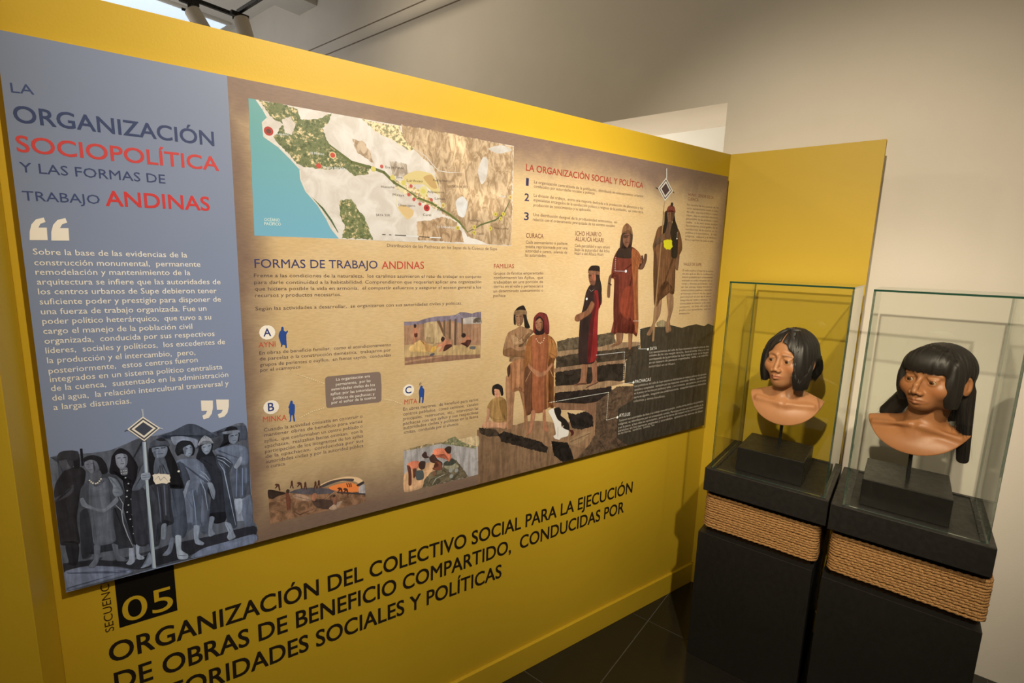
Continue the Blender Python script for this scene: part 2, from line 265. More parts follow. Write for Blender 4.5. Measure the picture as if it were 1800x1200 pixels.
ART = [('landscape_print','grey-blue mountains and shaded ground behind the painted crowd',1,[('P','paint',(96,108,135),1,[23556,11509,23187,11571,22811,11535,22510,11536,22223,11625,21962,11722,21634,11726,21292,11782,21042,11896,20850,11851,20556,11609,20215,11686,19791,11642,19780,9849,19758,8861,19779,8428,21863,8448,23559,8446,23554,9325,23559,10396]),  # ink colours carry the inverse of local light, so they shift across the board
('P','paint',(69,82,110),1,[21637,11684,21431,11746,21292,11790,21042,11896,20850,11851,20556,11600,20453,11469,20961,11495,21375,11572]),
('P','paint',(72,84,112),1,[20520,11585,20330,11651,20176,11688,19811,11645,19801,11281,20230,11406]),
('P','paint',(141,161,205),1,[21370,11636,21130,11614,20855,11476,20885,11281,21144,11398,21316,11430]),
('P','paint',(84,94,118),1,[22578,11054,22225,11605,21931,11696,21837,11657,21873,11154,22285,10819]),
('P','paint',(137,156,196),1,[20164,9754,19926,9741,19847,8887,20126,8970]),
('P','paint',(96,109,137),1,[23560,9577,22764,9495,21816,9110,21101,9259,19838,9082,19765,8714,21130,8799,22161,8995,23572,9122]),
('P','paint',(49,54,71),1,[23558,9117,22957,9018,22309,8775,21620,8956,20750,8918,19756,8910,19770,8615,20768,8612,21438,8501,22197,8510,22665,8764,23562,8908]),
('P','paint',(130,149,197),1,[23539,8900,23117,8921,22605,8721,22331,8490,23156,8458,23553,8478]),
('P','paint',(120,139,185),1,[20917,8636,20380,8657,19767,8674,19779,8438,21151,8452])]),
('figure_print','painted man in a dark robe and flat hat at the left edge of the crowd',2,[('P','ink',(32,36,50),0,[23003,11671,22961,11663,22965,11282,23010,11265]),
('P','paint',(48,50,64),1,[23293,11232,23193,11278,23019,11253,22950,11128,22990,10889,23080,10522,23166,10210,23165,9872,23185,9509,23287,9484,23534,9578,23558,9850,23553,10126,23555,10537,23503,10795,23459,10974,23380,11117]),
('P','paint',(90,97,121),1,[23348,11473,23234,11475,23122,11425,23120,11330,23184,11262,23293,11232,23334,11309,23365,11396]),
('P','paint',(60,65,82),1,[23234,11467,23122,11425,23120,11330,23183,11276,23223,11379]),
('P','paint',(37,40,52),1,[23133,11630,23038,11610,23025,11418,23050,11233,23127,11250,23132,11414]),
('P','paint',(60,64,81),1,[23390,11535,23353,11634,23274,11671,23122,11654,23039,11597,23031,11460,23103,11421,23234,11475,23330,11469,23375,11492]),
('P','paint',(74,78,98),1,[23178,10879,23178,10769,23235,10673,23368,10597,23543,10561,23546,10630,23417,10692,23266,10763,23219,10861]),
('P','paint',(43,47,62),1,[23421,9541,23208,9473,23250,9100,23308,9005,23422,9073,23405,9153])]),
('figure_print','painted veiled woman in a dark dotted dress behind the grey tunic',2,[('P','paint',(54,61,79),1,[22151,10544,21967,10498,21929,10105,21952,9148,22087,9161,22137,9687,22211,10180]),
('P','paint',(36,39,52),1,[22331,10875,22168,10751,22095,10267,22094,9674,22109,9167,22263,9186,22318,9621,22368,10105,22321,10441]),
('P','paint',(35,37,50),1,[22481,11388,22387,11522,22301,11547,22181,11439,22098,11252,22038,11038,22104,10736,22205,10557,22236,10709,22356,10823,22433,10927,22552,11010,22514,11227]),
('P','paint',(109,121,151),1,[22362,11081,22231,11066,22239,10905,22349,10913]),
('P','paint',(138,153,188),1,[22418,11389,22310,11423,22210,11346,22224,11164,22296,11052,22359,11058,22414,11177]),
('P','paint',(105,117,146),1,[22270,11401,22210,11346,22224,11164,22292,11057,22259,11200]),
('L','ink',(44,49,66),16.6,0,[22385,11323,22335,11324]),
('L','ink',(43,48,65),16.7,0,[22289,11314,22234,11311]),
('L','ink',(73,78,102),13.9,0,[22342,11181,22282,11180]),
('L','ink',(97,109,140),13.9,0,[22308,11310,22320,11242,22293,11228]),
('L','ink',(228,239,239),14.0,1,[22353,11008,22236,11002]),
('L','ink',(229,239,239),14.0,1,[22353,10951,22240,10945]),
('D','ink',(181,198,226),16.9,[22281,10834,22239,10681,22273,10516,22294,10376,22277,10168,22311,10002,22271,9814,22230,9625,22233,9447,22200,9287,22220,9918,22213,10297]),
('P','paint',(161,181,224),1,[22345,9123,22259,9095,22261,8763,22345,8685,22428,8744,22367,8829]),
('P','paint',(159,179,221),1,[22208,9184,22142,9163,22172,8915,22079,8793,22117,8744,22224,8811])]),
('figure_print','painted woman in a pale grey tunic and cloak with hands joined',3,[('P','paint',(77,87,110),1,[22695,11029,22553,10997,22437,10871,22357,10680,22321,10441,22370,10222,22398,9997,22318,9621,22263,9126,22377,9133,22565,9224,22635,9423,22970,9412,23013,9136,23177,9133,23178,9592,23190,10049,23128,10424,23060,10767,22926,10929]),
('P','paint',(56,62,80),1,[22556,10156,22415,10060,22399,9704,22308,9171,22480,9211,22564,9518]),
('P','paint',(53,59,77),1,[23127,10200,23000,10277,22969,9928,22968,9440,23073,9156,23176,9147,23169,9589]),
('P','paint',(39,42,55),1,[22952,11457,22800,11486,22665,11398,22588,11215,22582,11031,22696,11021,22741,11220,22850,11368,22951,11348]),
('P','paint',(101,112,140),1,[22862,11094,22709,11107,22687,10929,22793,10828,22891,10915]),
('P','paint',(130,144,178),1,[22940,11359,22848,11386,22753,11319,22715,11159,22752,11083,22865,11067,22926,11178,22958,11267]),
('P','paint',(98,109,137),1,[22821,11348,22744,11304,22715,11159,22752,11083,22834,11069,22801,11178]),
('L','ink',(73,81,106),13.5,0,[22925,11287,22888,11293]),
('L','ink',(73,80,105),13.5,0,[22846,11292,22792,11292]),
('L','ink',(88,97,127),10.8,0,[22877,11283,22894,11220,22868,11203]),
('L','ink',(81,86,112),10.8,0,[22891,11159,22835,11155]),
('P','paint',(110,124,156),1,[22897,10922,22794,10820,22683,10922,22586,10849,22590,10395,22595,9936,22576,9360,22941,9388,22949,9922,22962,10379]),
('P','paint',(97,111,139),1,[22897,10922,22852,10856,22902,10364,22890,9386,22941,9388,22949,9922,22962,10379]),
('P','paint',(132,150,184),1,[22579,10926,22441,10829,22349,10506,22386,10429,22493,10427,22536,10553,22515,10690]),
('L','ink',(98,112,145),16.8,0,[22529,10637,22435,10628,22357,10537]),
('L','ink',(98,113,145),16.8,0,[22530,10551,22444,10515,22353,10449]),
('P','paint',(131,147,182),1,[22472,10422,22450,10301,22641,10151,22748,10117,22904,10223,23074,10353,23100,10528,23039,10540,22991,10387,22821,10228,22700,10195,22541,10354]),
('L','ink',(164,179,213),17.0,0,[22504,10229,22414,10074,22405,9764,22344,9421,22271,9135]),
('L','ink',(161,176,208),17.0,0,[22431,10411,22370,10222,22402,9998]),
('D','ink',(236,239,239),16.3,[22903,10918,22880,10877,22853,10842,22806,10817,22772,10831,22739,10863,22709,10906]),
('P','paint',(107,121,153),1,[22952,9377,22841,9342,22902,8981,22996,8838,23094,8901,22978,9065]),
('P','paint',(105,118,148),1,[22644,9308,22542,9246,22539,9007,22429,8880,22465,8832,22591,8890])]),
('figure_print','painted bare-chested man with a headband at the right of the crowd',2,[('P','paint',(110,129,170),1,[20512,11142,20243,11202,20027,11192,19813,11053,19805,10653,20139,10626,20238,10811]),
('P','paint',(31,36,50),1,[20303,11566,20190,11690,20030,11663,19956,11504,19981,11282,20047,11326,20213,11260,20404,11184,20314,11376]),
('P','paint',(124,143,181),1,[20188,11481,19984,11493,19999,11317,20080,11219,20185,11287]),
('L','ink',(45,54,75),22.3,0,[20150,11442,20090,11444]),
('L','ink',(45,54,74),22.4,0,[20052,11444,20003,11448]),
('L','ink',(78,92,126),16.0,0,[20116,11307,20048,11307]),
('P','paint',(118,134,168),1,[20302,11581,19980,11573,19956,11498,20293,11516]),
('P','paint',(82,96,127),1,[20139,10626,19808,10587,19794,10181,19935,9742,20155,9799,20199,10276]),
('L','ink',(125,148,202),19.6,0,[20059,10576,20113,9821]),
('L','ink',(125,148,201),19.7,0,[19936,10548,19973,9819]),
('L','ink',(124,147,200),16.5,0,[19853,10530,19873,10132]),
('P','paint',(103,120,159),1,[19980,9686,19764,9766,19789,8945,19945,8991,20011,9354]),
('P','paint',(170,194,239),1,[20159,9732,19992,9729,19990,9484,20025,9357,20096,9343])]),
('figure_print','painted man in a turban with a striped cloak over one arm',3,[('P','paint',(36,42,57),1,[20844,11411,20747,11534,20595,11507,20526,11351,20564,11136,20498,10930,20735,10884,20906,11015,20842,11223]),
('P','paint',(49,57,77),1,[20831,11000,20496,10962,20388,10518,20366,9452,20711,9515,20661,9929,20775,10219,20774,10669]),
('P','paint',(30,35,48),1,[20711,9515,20365,9469,20392,9224,20596,9215,20695,9344]),
('P','paint',(62,73,97),1,[20492,11026,20286,10919,20136,10691,20228,10481,20183,9806,20136,9013,20332,9071,20377,9756,20390,10485,20483,10734]),
('L','ink',(158,184,234),19.1,0,[20469,10973,20314,10892,20174,10732]),
('L','ink',(159,185,235),19.1,0,[20467,10908,20345,10817,20220,10644]),
('L','ink',(163,189,239),19.2,0,[20447,10807,20345,10573,20290,10100,20167,9056]),
('L','ink',(114,134,178),15.9,0,[20462,10858,20376,10743,20309,10500]),
('P','paint',(137,158,197),1,[20774,11304,20604,11350,20570,11264,20618,11115,20698,11067,20769,11177]),
('L','ink',(52,61,85),18.7,0,[20743,11260,20697,11267]),
('L','ink',(52,60,85),18.8,0,[20647,11273,20595,11282]),
('L','ink',(80,92,124),15.7,0,[20709,11140,20647,11146]),
('P','paint',(150,166,198),1,[20846,11365,20775,11492,20695,11556,20572,11455,20523,11319,20603,11372,20729,11405,20824,11320]),
('D','ink',(101,115,147),31.0,[20710,11518]),
('D','ink',(189,208,239),15.5,[20710,11518]),
('P','paint',(157,178,221),1,[20125,10623,20020,10798,19961,10868,19923,10811,19972,10656,20060,10559]),
('P','paint',(141,162,204),1,[20717,9417,20613,9387,20682,9107,20625,8939,20772,8933]),
('P','paint',(146,167,209),1,[20408,9194,20274,9122,20219,8866,20185,8718,20326,8676,20376,8777,20341,8903])]),
('figure_print','painted child in a blue-grey dress reaching one arm out',4,[('P','paint',(82,96,127),1,[20900,10697,20742,10758,20633,10411,20727,10142,20702,9677,20792,9040,20943,9152,20805,9705,20851,10237]),
('P','paint',(114,133,175),1,[21304,11005,21178,11056,20932,11005,20764,10827,20704,10525,20662,10353,20796,10289,20837,10040,20832,9251,21189,9323,21274,9186,21286,10154,21229,10267,21250,10713]),
('P','paint',(91,108,143),1,[21027,10088,20956,10199,20908,9733,20948,9279,21075,9306]),
('P','paint',(70,82,110),1,[21301,10989,21163,10913,21063,10512,21180,10254,21241,10270,21255,10714]),
('L','ink',(145,176,236),18.9,0,[21031,10218,21009,9760,21011,9310]),
('L','ink',(155,179,226),18.9,0,[20850,10686,20741,10565,20660,10401]),
('L','ink',(156,179,227),18.9,0,[20868,10594,20758,10489,20683,10352]),
('L','ink',(158,182,231),19.0,0,[20863,10465,20778,10155,20745,9623]),
('P','paint',(153,175,218),1,[21065,10481,21155,10184,21192,10066,21274,10151,21205,10261,21129,10464]),
('P','paint',(151,173,215),1,[20716,10334,20612,10309,20560,10068,20599,9864,20646,9958,20675,10129]),
('P','paint',(34,40,53),1,[21310,11284,21262,11459,21149,11515,20979,11452,20916,11269,20950,11119,21051,11108,21169,11194,21270,11153]),
('P','paint',(136,157,198),1,[21148,11330,21009,11380,20964,11294,20978,11156,21053,11077,21124,11138,21147,11236]),
('P','paint',(100,115,148),1,[21148,11330,21085,11348,21110,11151,21144,11205]),
('L','ink',(52,61,86),18.4,0,[21099,11289,21059,11300]),
('L','ink',(52,61,86),18.5,0,[21013,11309,20978,11312]),
('L','ink',(81,93,126),15.4,0,[21052,11164,21007,11168]),
('P','paint',(146,168,211),1,[21064,9286,20937,9249,20982,8932,20874,8781,20916,8727,21066,8842])]),
('figure_print','painted chief with long dark hair, white chest ornament and tall staff',5,[('P','paint',(60,67,87),1,[22188,10475,21938,10443,21973,9145,22215,9190,22230,9907]),
('P','paint',(81,95,126),1,[21491,10394,21229,10267,21191,9487,21193,9259,21282,9058,21500,9157,21476,9887]),
('P','paint',(31,34,45),1,[21795,11471,21672,11567,21465,11498,21386,11238,21306,10975,21254,10651,21201,10323,21492,10379,21800,10409,21938,10443,21896,10707,21840,10847,21837,11209]),
('P','paint',(95,109,139),1,[21698,11195,21534,11176,21482,10889,21465,10715,21756,10773]),
('P','paint',(63,71,91),1,[21814,10550,21484,10502,21476,9887,21453,9498,21578,9470,21690,9534,21778,9019,21966,9079,21968,9709,21893,10432]),
('L','ink',(102,116,151),24.3,0,[21713,10480,21702,9948,21704,9570]),
('L','ink',(101,115,149),24.5,0,[21582,10479,21597,9730]),
('L','ink',(46,51,70),24.4,0,[21654,10465,21660,9621]),
('L','ink',(46,51,69),21.5,0,[21499,10459,21512,9642]),
('L','ink',(49,54,73),12.0,0,[21631,10983,21692,10776]),
('L','ink',(49,54,73),12.1,0,[21619,10980,21634,10763]),
('L','ink',(49,54,73),12.1,0,[21595,10975,21563,10747]),
('L','ink',(49,54,72),12.1,0,[21570,11001,21503,10755]),
('R','ink',(239,239,239),27,[21785,10788,21702,10800,21445,10726,21462,10543,21532,10504,21625,10551,21744,10543,21783,10650]),
('L','ink',(108,120,149),9.1,0,[21760,10645,21672,10732,21644,10618,21567,10692,21503,10569]),
('D','ink',(233,239,239),24.6,[21276,10766]),
('P','paint',(131,150,189),1,[21739,11445,21470,11423,21467,11285,21534,11176,21698,11195,21741,11325]),
('P','paint',(97,111,142),1,[21741,11325,21687,11359,21674,11199,21707,11206]),
('L','ink',(43,50,71),23.8,0,[21695,11409,21622,11410]),
('L','ink',(43,50,71),23.9,0,[21578,11407,21495,11403]),
('L','ink',(75,88,120),17.9,0,[21664,11279,21547,11270]),
('L','ink',(84,100,137),14.9,0,[21608,11404,21627,11338,21585,11327]),
('P','paint',(78,90,115),1,[21796,11456,21764,11584,21632,11635,21459,11587,21402,11425,21563,11447,21727,11445]),
('P','paint',(38,42,56),1,[21657,11624,21607,11660,21515,11634,21471,11575,21566,11571]),
('P','paint',(100,114,145),1,[21922,10986,21989,10850,22128,10672,22186,10504,22050,10486,21925,10623,21850,10697,21839,10861]),
('P','paint',(135,154,191),1,[21697,9505,21600,9502,21644,9138,21732,9165]),
('P','paint',(173,198,239),1,[21452,9143,21329,9105,21352,8752,21224,8578,21256,8472,21429,8531,21453,8752]),
('L','ink',(66,75,101),16.1,0,[21435,8641,21338,8583,21238,8556]),
('P','paint',(121,138,176),1,[21553,9109,21468,9083,21552,8752,21655,8689,21738,8732,21618,8871]),
('P','paint',(151,173,217),1,[21979,8893,21925,8650,22003,8549,22169,8542,22091,8643]),
('P','ink',(184,208,239),0,[21917,11628,21849,11615,21878,10305,21874,9367,21879,8441,21957,8462,21944,9389,21930,10624,21928,11228]),
('P','ink',(138,159,203),0,[21917,11628,21892,11623,21929,10318,21920,9382,21934,8453,21957,8462,21944,9389,21930,10624,21928,11228]),
('P','paint',(159,180,221),1,[21988,10865,21839,10861,21821,10781,21850,10697,21988,10714]),
('L','ink',(97,113,150),11.9,0,[21969,10815,21831,10808]),
('L','ink',(97,114,151),11.9,0,[21973,10768,21841,10756]),
('P','ink',(169,186,214),0,[21880,12396,21842,12390,21837,12195,21875,12201]),
('L','ink',(82,93,121),20.4,0,[22206,11933,22151,11956]),
('L','ink',(192,206,228),21.0,0,[21572,11899,21514,11863]),
('P','ink',(239,239,239),0,[21861,12215,21562,11897,21878,11631,22166,11967]),
('P','ink',(76,84,104),0,[21862,12180,21599,11900,21877,11666,22131,11962]),
('P','ink',(239,239,239),0,[21863,12140,21643,11904,21875,11708,22090,11956]),
('P','ink',(70,79,102),0,[21865,12087,21698,11909,21874,11760,22037,11948])]),
('map_print','satellite map with teal sea, green valley and cream desert hills',1,[('P','relief',(206,209,216),0,[19357,19507,11884,19532,11850,16433,19383,16379]),
('R','relief2',(169,153,133),35,[15626,19538,14332,19553,11910,19518,11857,16444,12751,16451,13493,16652,13795,17067,14368,17275,14483,17993,14649,18546,15227,18934,15579,19154]),
('R','relief2',(174,161,147),34,[16964,18966,16673,18946,16493,18712,16396,18419,16680,18557,16859,18662]),
('R','relief2',(164,144,123),38,[15178,16976,14751,17053,14367,17177,13733,16818,13610,16467,15125,16474]),
('R','relief2',(173,169,167),36,[15975,18562,15482,18535,15382,18180,15882,18169]),
('R','relief2',(167,152,132),39,[14311,17181,13853,17063,13849,16761,14308,16885]),
('P','relief',(201,209,224),1,[13919,17656,13690,17826,13511,17642,13622,17230,13827,17266]),
('P','relief',(191,195,204),1,[13002,19048,12817,18972,12865,18462,13043,18241,13173,18628]),
('P','relief',(187,191,199),1,[12826,19321,12333,19492,11944,19395,12451,19223]),
('P','sea',(102,167,187),0,[19357,19507,19197,19508,19061,19318,18966,19144,19094,19007,19071,18704,18762,18516,18502,18273,18293,18057,18282,17813,18171,17536,17893,17225,17691,16898,17569,16646,17378,16405,19383,16379]),
('R','veg',(105,118,85),34,[19154,19505,18530,19512,18301,19456,18230,19232,17827,19301,17489,19514,17537,19310,17709,19118,17593,18808,17344,18594,16998,18386,16499,18362,16549,18137,16916,18042,17136,18198,17697,18129,18191,18111,18349,18172,18499,18354,18758,18595,18865,18735,18625,19047,18920,19190,19023,19363]),
('R','relief',(201,201,205),27,[18659,19158,18463,19270,18353,19092,18441,18841,18595,18856]),
('R','veg',(110,123,88),39,[17331,17381,17019,17452,16843,17180,16685,17013,16459,16421,17312,16417,17215,16711,17340,17054]),
('R','veg2',(133,136,108),42,[16707,19502,16343,19470,15675,19516,15529,19161,15227,18979,15380,18867,15873,19109,16346,19254]),
('R','veg2',(155,150,133),45,[15882,18124,15484,17984,14967,17802,14480,17510,14368,17324,14860,17479,15281,17632,15786,17861]),
('P','ink',(198,188,141),1,[15584,18157,15382,18309,15124,18395,14702,18351,14511,18086,14471,17802,14700,17876,14967,18038,15383,17995]),
('P','ink',(201,181,140),1,[15740,17312,15589,17418,15282,17302,15282,17160,15463,17029]),
('P','ink',(178,154,110),1,[14968,18226,14702,18327,14527,17989,14701,17971]),
('P','ink',(202,200,173),1,[15736,17912,15585,18065,15485,17892,15637,17738]),
('P','ink',(200,199,152),1,[15125,17881,14914,17997,14807,17818,14967,17660]),
('L','ink',(91,104,63),74.7,0,[17594,18767,16998,18386,16500,18318,16123,18231,15834,17993,15485,17845]),
('L','ink',(97,110,64),64.9,0,[15485,17845,15125,17646,14699,17540,14368,17373,14086,17247,13795,17067,13496,16780]),
('L','ink',(94,104,70),51.2,0,[13496,16780,13015,17040,12518,17203,12202,17410,11955,17881]),
('L','ink',(78,103,76),50.5,0,[18052,17422,17769,17150,17563,16864,17396,16568]),
('L','ink',(206,206,207),30.3,0,[19197,19496,19061,19318,18966,19144,19082,19017,19064,18705,18754,18517,18494,18275,18285,18058,18274,17814,18163,17537,17884,17226,17682,16899,17560,16646,17382,16418]),
('L','ink',(194,198,204),22.8,0,[15227,18979,14863,18799,14650,18593,14487,18471,14155,18462,13759,18509]),
('L','ink',(205,204,166),18.3,0,[15736,17912,15789,17401,15590,17137,15334,17014]),
('L','ink',(200,198,172),18.9,0,[14649,18546,14457,18092,14480,17510,14859,17142]),
('D','ink',(167,56,55),105.2,[18958,18845]),
('D','ink',(101,60,60),54.5,[18958,18845]),
('D','ink',(170,58,58),96.0,[14860,17392]),
('D','ink',(115,52,52),43.2,[14860,17392]),
('D','ink',(204,192,154),88.2,[17479,18496]),
('D','ink',(182,75,67),63.0,[17479,18496,17833,18188]),
('D','ink',(177,84,82),49.0,[16188,18379,15342,17953,15409,17713,15255,17596,15072,17485,14715,17635]),
('D','ink',(193,189,112),70.7,[16421,18284,15882,18124,15560,18022,14967,17850]),
('D','ink',(192,189,140),73.3,[14336,17508,11958,17960]),
('D','ink',(176,147,80),39.1,[14336,17508,11958,17960]),
('D','ink',(189,187,91),62.9,[12497,17388,12208,17420,12307,17270,12682,16940,13270,16947,13267,16777,13839,16888]),
('D','ink',(154,140,61),31.4,[12497,17388,12208,17420,12307,17270,12682,16940,13270,16947,13267,16777,13839,16888]),
('D','ink',(180,159,102),28.1,[15229,17918,15125,17858,15177,17759,15046,17724,14940,17663,14861,17741,14807,17651,15151,17667]),
('L','ink',(50,46,49),23.2,0,[16192,16573,16104,16573]),
('L','ink',(50,46,49),23.4,0,[15995,16574,15936,16572]),
('L','ink',(50,46,49),23.5,0,[15821,16574,15491,16576]),
('L','ink',(213,226,239),23.9,0,[15491,16571,15099,16572]),
('L','ink',(49,45,48),24.2,0,[15099,16567,14760,16564]),
('L','ink',(211,224,239),24.5,0,[14760,16564,14407,16567])]),
('photo_print','picture of workers raising posts beside a heap of straw',1,[('P','paint',(124,119,144),0,[15567,14106,15126,14104,14935,14160,14740,14197,14559,14221,14139,14230,14002,14238,13881,14249,13708,14328,13531,14314,13296,14267,13115,14308,12958,14319,12951,12804,15555,12811]),
('P','paint',(177,176,181),1,[13616,14113,13258,14162,12962,14086,12958,13924,13613,13939]),
('R','rock',(98,93,91),19,[13238,14081,13074,14139,12963,14118,12959,13973,13254,13970]),
('P','paint',(159,129,110),0,[15567,13989,15206,14001,14934,14018,14308,14050,13966,14065,13613,13939,12958,13932,12951,12804,15555,12811]),
('P','paint',(180,160,124),0,[15552,13411,14966,13430,13956,13296,12961,13225,12954,12928,14736,12997,15554,13037]),
('P','paint',(141,112,97),0,[15557,13037,14867,13047,14736,13028,12954,12920,12951,12804,15555,12811]),
('P','paint',(169,140,119),0,[15557,12932,14802,12988,14127,12977,14636,12942,15555,12872]),
('P','paint',(183,166,136),0,[14934,14040,14740,14069,14525,14075,14304,13632,14387,13420,14638,13376,14868,13469,14918,13609]),
('P','paint',(148,134,109),1,[14869,13606,14738,13598,14605,13528,14638,13391,14836,13451]),
('P','paint',(164,147,117),0,[14739,14008,14641,14004,14605,13466,14704,13442]),
('P','ink',(103,84,68),0,[14509,14089,14417,14097,14201,13564,14278,13615]),
('P','ink',(108,90,73),0,[14299,14092,14227,14089,14227,13597,14296,13663]),
('P','ink',(103,86,70),0,[14113,14110,14032,14115,14037,13475,14112,13527]),
('P','ink',(92,80,73),0,[13914,14118,13836,14122,13842,13288,13921,13294]),
('P','ink',(102,85,70),0,[13678,14139,13617,14145,13608,13638,13661,13594]),
('L','ink',(198,186,173),14.0,1,[13991,13973,13967,13486]),
('L','ink',(197,185,173),14.1,1,[13782,14010,13766,13473]),
('L','ink',(156,139,127),11.0,0,[13730,14024,13721,13438]),
('L','ink',(163,167,192),14.0,0,[13932,14126,13777,14276,13634,14145]),
('P','paint',(217,189,134),1,[15420,13311,15286,13422,15063,13535,14868,13423,14654,13292,14637,13160,14868,13139,15350,13193]),
('P','paint',(188,152,105),1,[15063,13535,14868,13423,14654,13292,14637,13160,14868,13178,14933,13366]),
('P','paint',(220,185,101),1,[14720,13166,14654,13285,14538,13322,14470,13271,14537,13198,14653,13122]),
('P','paint',(184,130,109),1,[15277,13885,15206,13926,15150,13849,15127,13772,15190,13686,15167,13624,15127,13516,15151,13495,15214,13627,15254,13420,15286,13429,15254,13630,15301,13752]),
('P','paint',(53,42,41),1,[15269,14004,15214,14023,15182,13970,15206,13911,15253,13914]),
('P','paint',(90,51,44),1,[15254,13735,15151,13744,15159,13639,15238,13629]),
('P','paint',(185,131,109),1,[14286,13491,14201,13509,14062,13430,14018,13332,14060,13256,14233,13269,14334,13167,14418,13111,14452,13145,14335,13292,14470,13271,14537,13229,14487,13350,14336,13386]),
('P','paint',(54,43,41),1,[14379,13513,14337,13588,14269,13568,14243,13504,14302,13430,14353,13449]),
('P','paint',(82,53,49),1,[14233,13316,14026,13333,13982,13266,14060,13225,14214,13142,14300,13133]),
('P','paint',(182,129,108),1,[13518,13569,13428,13580,13335,13477,13306,13379,13386,13287,13513,13264,13621,13336,13676,13388,13551,13427]),
('P','paint',(53,42,41),1,[13670,13594,13609,13662,13519,13633,13509,13552,13589,13510,13642,13529]),
('P','paint',(81,52,48),1,[13462,13437,13307,13411,13368,13254,13457,13180,13513,13264,13693,13341,13532,13362]),
('P','ink',(88,87,101),1,[14752,13045,14703,13088,14603,13103,14586,13055,14653,13021,14736,13005]),
('P','ink',(97,99,108),1,[13366,13189,13294,13216,13137,13196,13163,13109,13347,13131])]),
('photo_print','picture of labourers building a terraced stone mound in the earth',1,[('R','rock',(139,112,95),11,[19376,9810,18981,9657,18795,9574,18501,9648,18004,9563,17732,9458,16799,9070,16796,8798,17249,8792,17819,8821,18628,8845,19364,8846]),
('P','paint',(61,50,48),1,[19376,9810,19225,9772,18952,9614,19171,9579,19266,9532,19373,9595]),
('P','paint',(90,89,103),1,[18857,9608,18598,9661,18272,9610,17732,9428,17736,9314,18279,9406]),
('P','ink',(232,205,173),1,[18121,9611,17863,9699,17584,9728,17301,9712,17012,9614,16867,9482,16961,9407,17124,9524,17446,9600,17797,9607]),
('P','ink',(80,75,82),1,[18105,9588,17795,9683,17444,9676,17140,9605,17160,9532,17446,9612,17728,9602,17970,9555]),
('P','ink',(239,144,83),1,[17834,9514,17589,9546,17269,9527,17053,9401,16909,9217,17021,9174,17312,9239,17733,9402]),
('L','ink',(80,56,52),26.9,0,[17334,9508,17301,9391]),
('L','ink',(80,56,52),27.0,0,[17277,9502,17243,9377]),
('L','ink',(80,56,52),27.0,0,[17223,9489,17200,9374]),
('P','paint',(171,173,188),1,[16981,9313,16813,9351,16799,9050,16985,9137]),
('P','ink',(58,56,66),1,[17053,9390,16867,9463,16831,9395,16999,9337]),
('P','ink',(65,64,72),0,[17630,9319,16799,9070,16800,9023,17596,9272]),
('P','paint',(173,148,135),1,[18797,9502,18604,9508,18347,9349,18318,9229,18611,9324]),
('P','paint',(83,68,65),1,[18285,9220,18049,9215,17742,9078,17748,8848,17956,8886,18191,9007]),
('P','paint',(186,165,153),1,[17852,8877,17674,8983,17461,9004,17608,8810,17750,8802]),
('L','ink',(172,147,134),22.7,0,[17947,9170,17736,9307,17558,9377]),
('L','ink',(72,58,57),22.0,0,[18783,9056,18626,8901,18226,8978]),
('P','ink',(85,57,50),1,[18813,9913,18780,9942,18763,9894,18761,9792,18745,9701,18776,9723,18792,9799,18821,9726,18839,9745,18816,9842]),
('P','ink',(85,56,50),1,[18473,9796,18440,9825,18422,9776,18419,9672,18402,9579,18434,9602,18451,9680,18480,9606,18499,9625,18476,9723]),
('P','ink',(85,56,50),1,[18210,9755,18176,9784,18157,9735,18154,9630,18137,9536,18170,9559,18187,9638,18217,9563,18236,9583,18213,9681]),
('P','ink',(85,56,49),1,[18120,9764,18085,9793,18066,9743,18063,9638,18045,9543,18079,9566,18096,9646,18126,9570,18145,9590,18122,9689]),
('P','ink',(86,57,50),1,[19209,9918,19165,9943,19099,9899,19081,9736,19112,9737,19132,9857,19190,9806,19207,9825,19174,9881]),
('P','ink',(85,56,50),1,[18663,9834,18617,9859,18548,9814,18528,9647,18560,9648,18582,9770,18642,9719,18660,9738,18626,9796]),
('P','ink',(86,57,50),1,[17600,9415,17550,9441,17473,9391,17449,9215,17484,9216,17509,9346,17575,9293,17595,9314,17558,9374]),
('P','ink',(86,57,50),1,[17442,9356,17391,9382,17313,9332,17288,9155,17324,9156,17350,9287,17416,9234,17437,9255,17400,9315]),
('P','paint',(128,82,71),1,[18952,9614,18903,9638,18865,9555,18835,9365,18875,9155,18939,9136,18948,9321]),
('P','ink',(68,55,53),1,[18943,9684,18900,9724,18854,9680,18863,9610,18926,9615]),
('P','paint',(173,126,106),1,[18279,9406,18194,9441,18147,9335,18218,9203,18300,9262]),
('P','paint',(139,102,90),1,[17738,9231,17667,9251,17600,9118,17640,8935,17727,8997]),
('D','ink',(68,55,53),42.0,[17696,9220])]),
('photo_print','picture of men piling rocks beside a grey river',1,[('P','paint',(173,176,189),0,[15606,10167,14863,10144,14069,10140,12986,10092,12947,8784,13348,8777,15580,8804]),
('P','paint',(210,196,166),1,[14069,10140,13515,10167,12977,10157,12969,9778,13510,9883]),
('R','veg',(128,134,109),25,[14339,10128,14070,10247,13843,10291,13702,10136,13512,10014,13028,9789,13075,9710,13699,9941]),
('R','veg',(151,140,115),16,[15594,10172,15076,10206,14863,10227,14428,10187,14069,10153,14863,10136,15573,10128]),
('P','paint',(223,187,155),1,[15585,9386,15076,9563,14732,9594,14423,9464,14510,9269,14860,8923,15033,8795,15580,8804]),
('R','rock',(110,107,95),34,[14990,8784,14904,9061,14687,9266,14332,9272,14244,9468,13972,9584,13785,9458,13496,9043,13338,8783,13963,8796]),
('P','paint',(166,168,153),1,[14242,9339,13877,9390,13688,9218,13967,9148]),
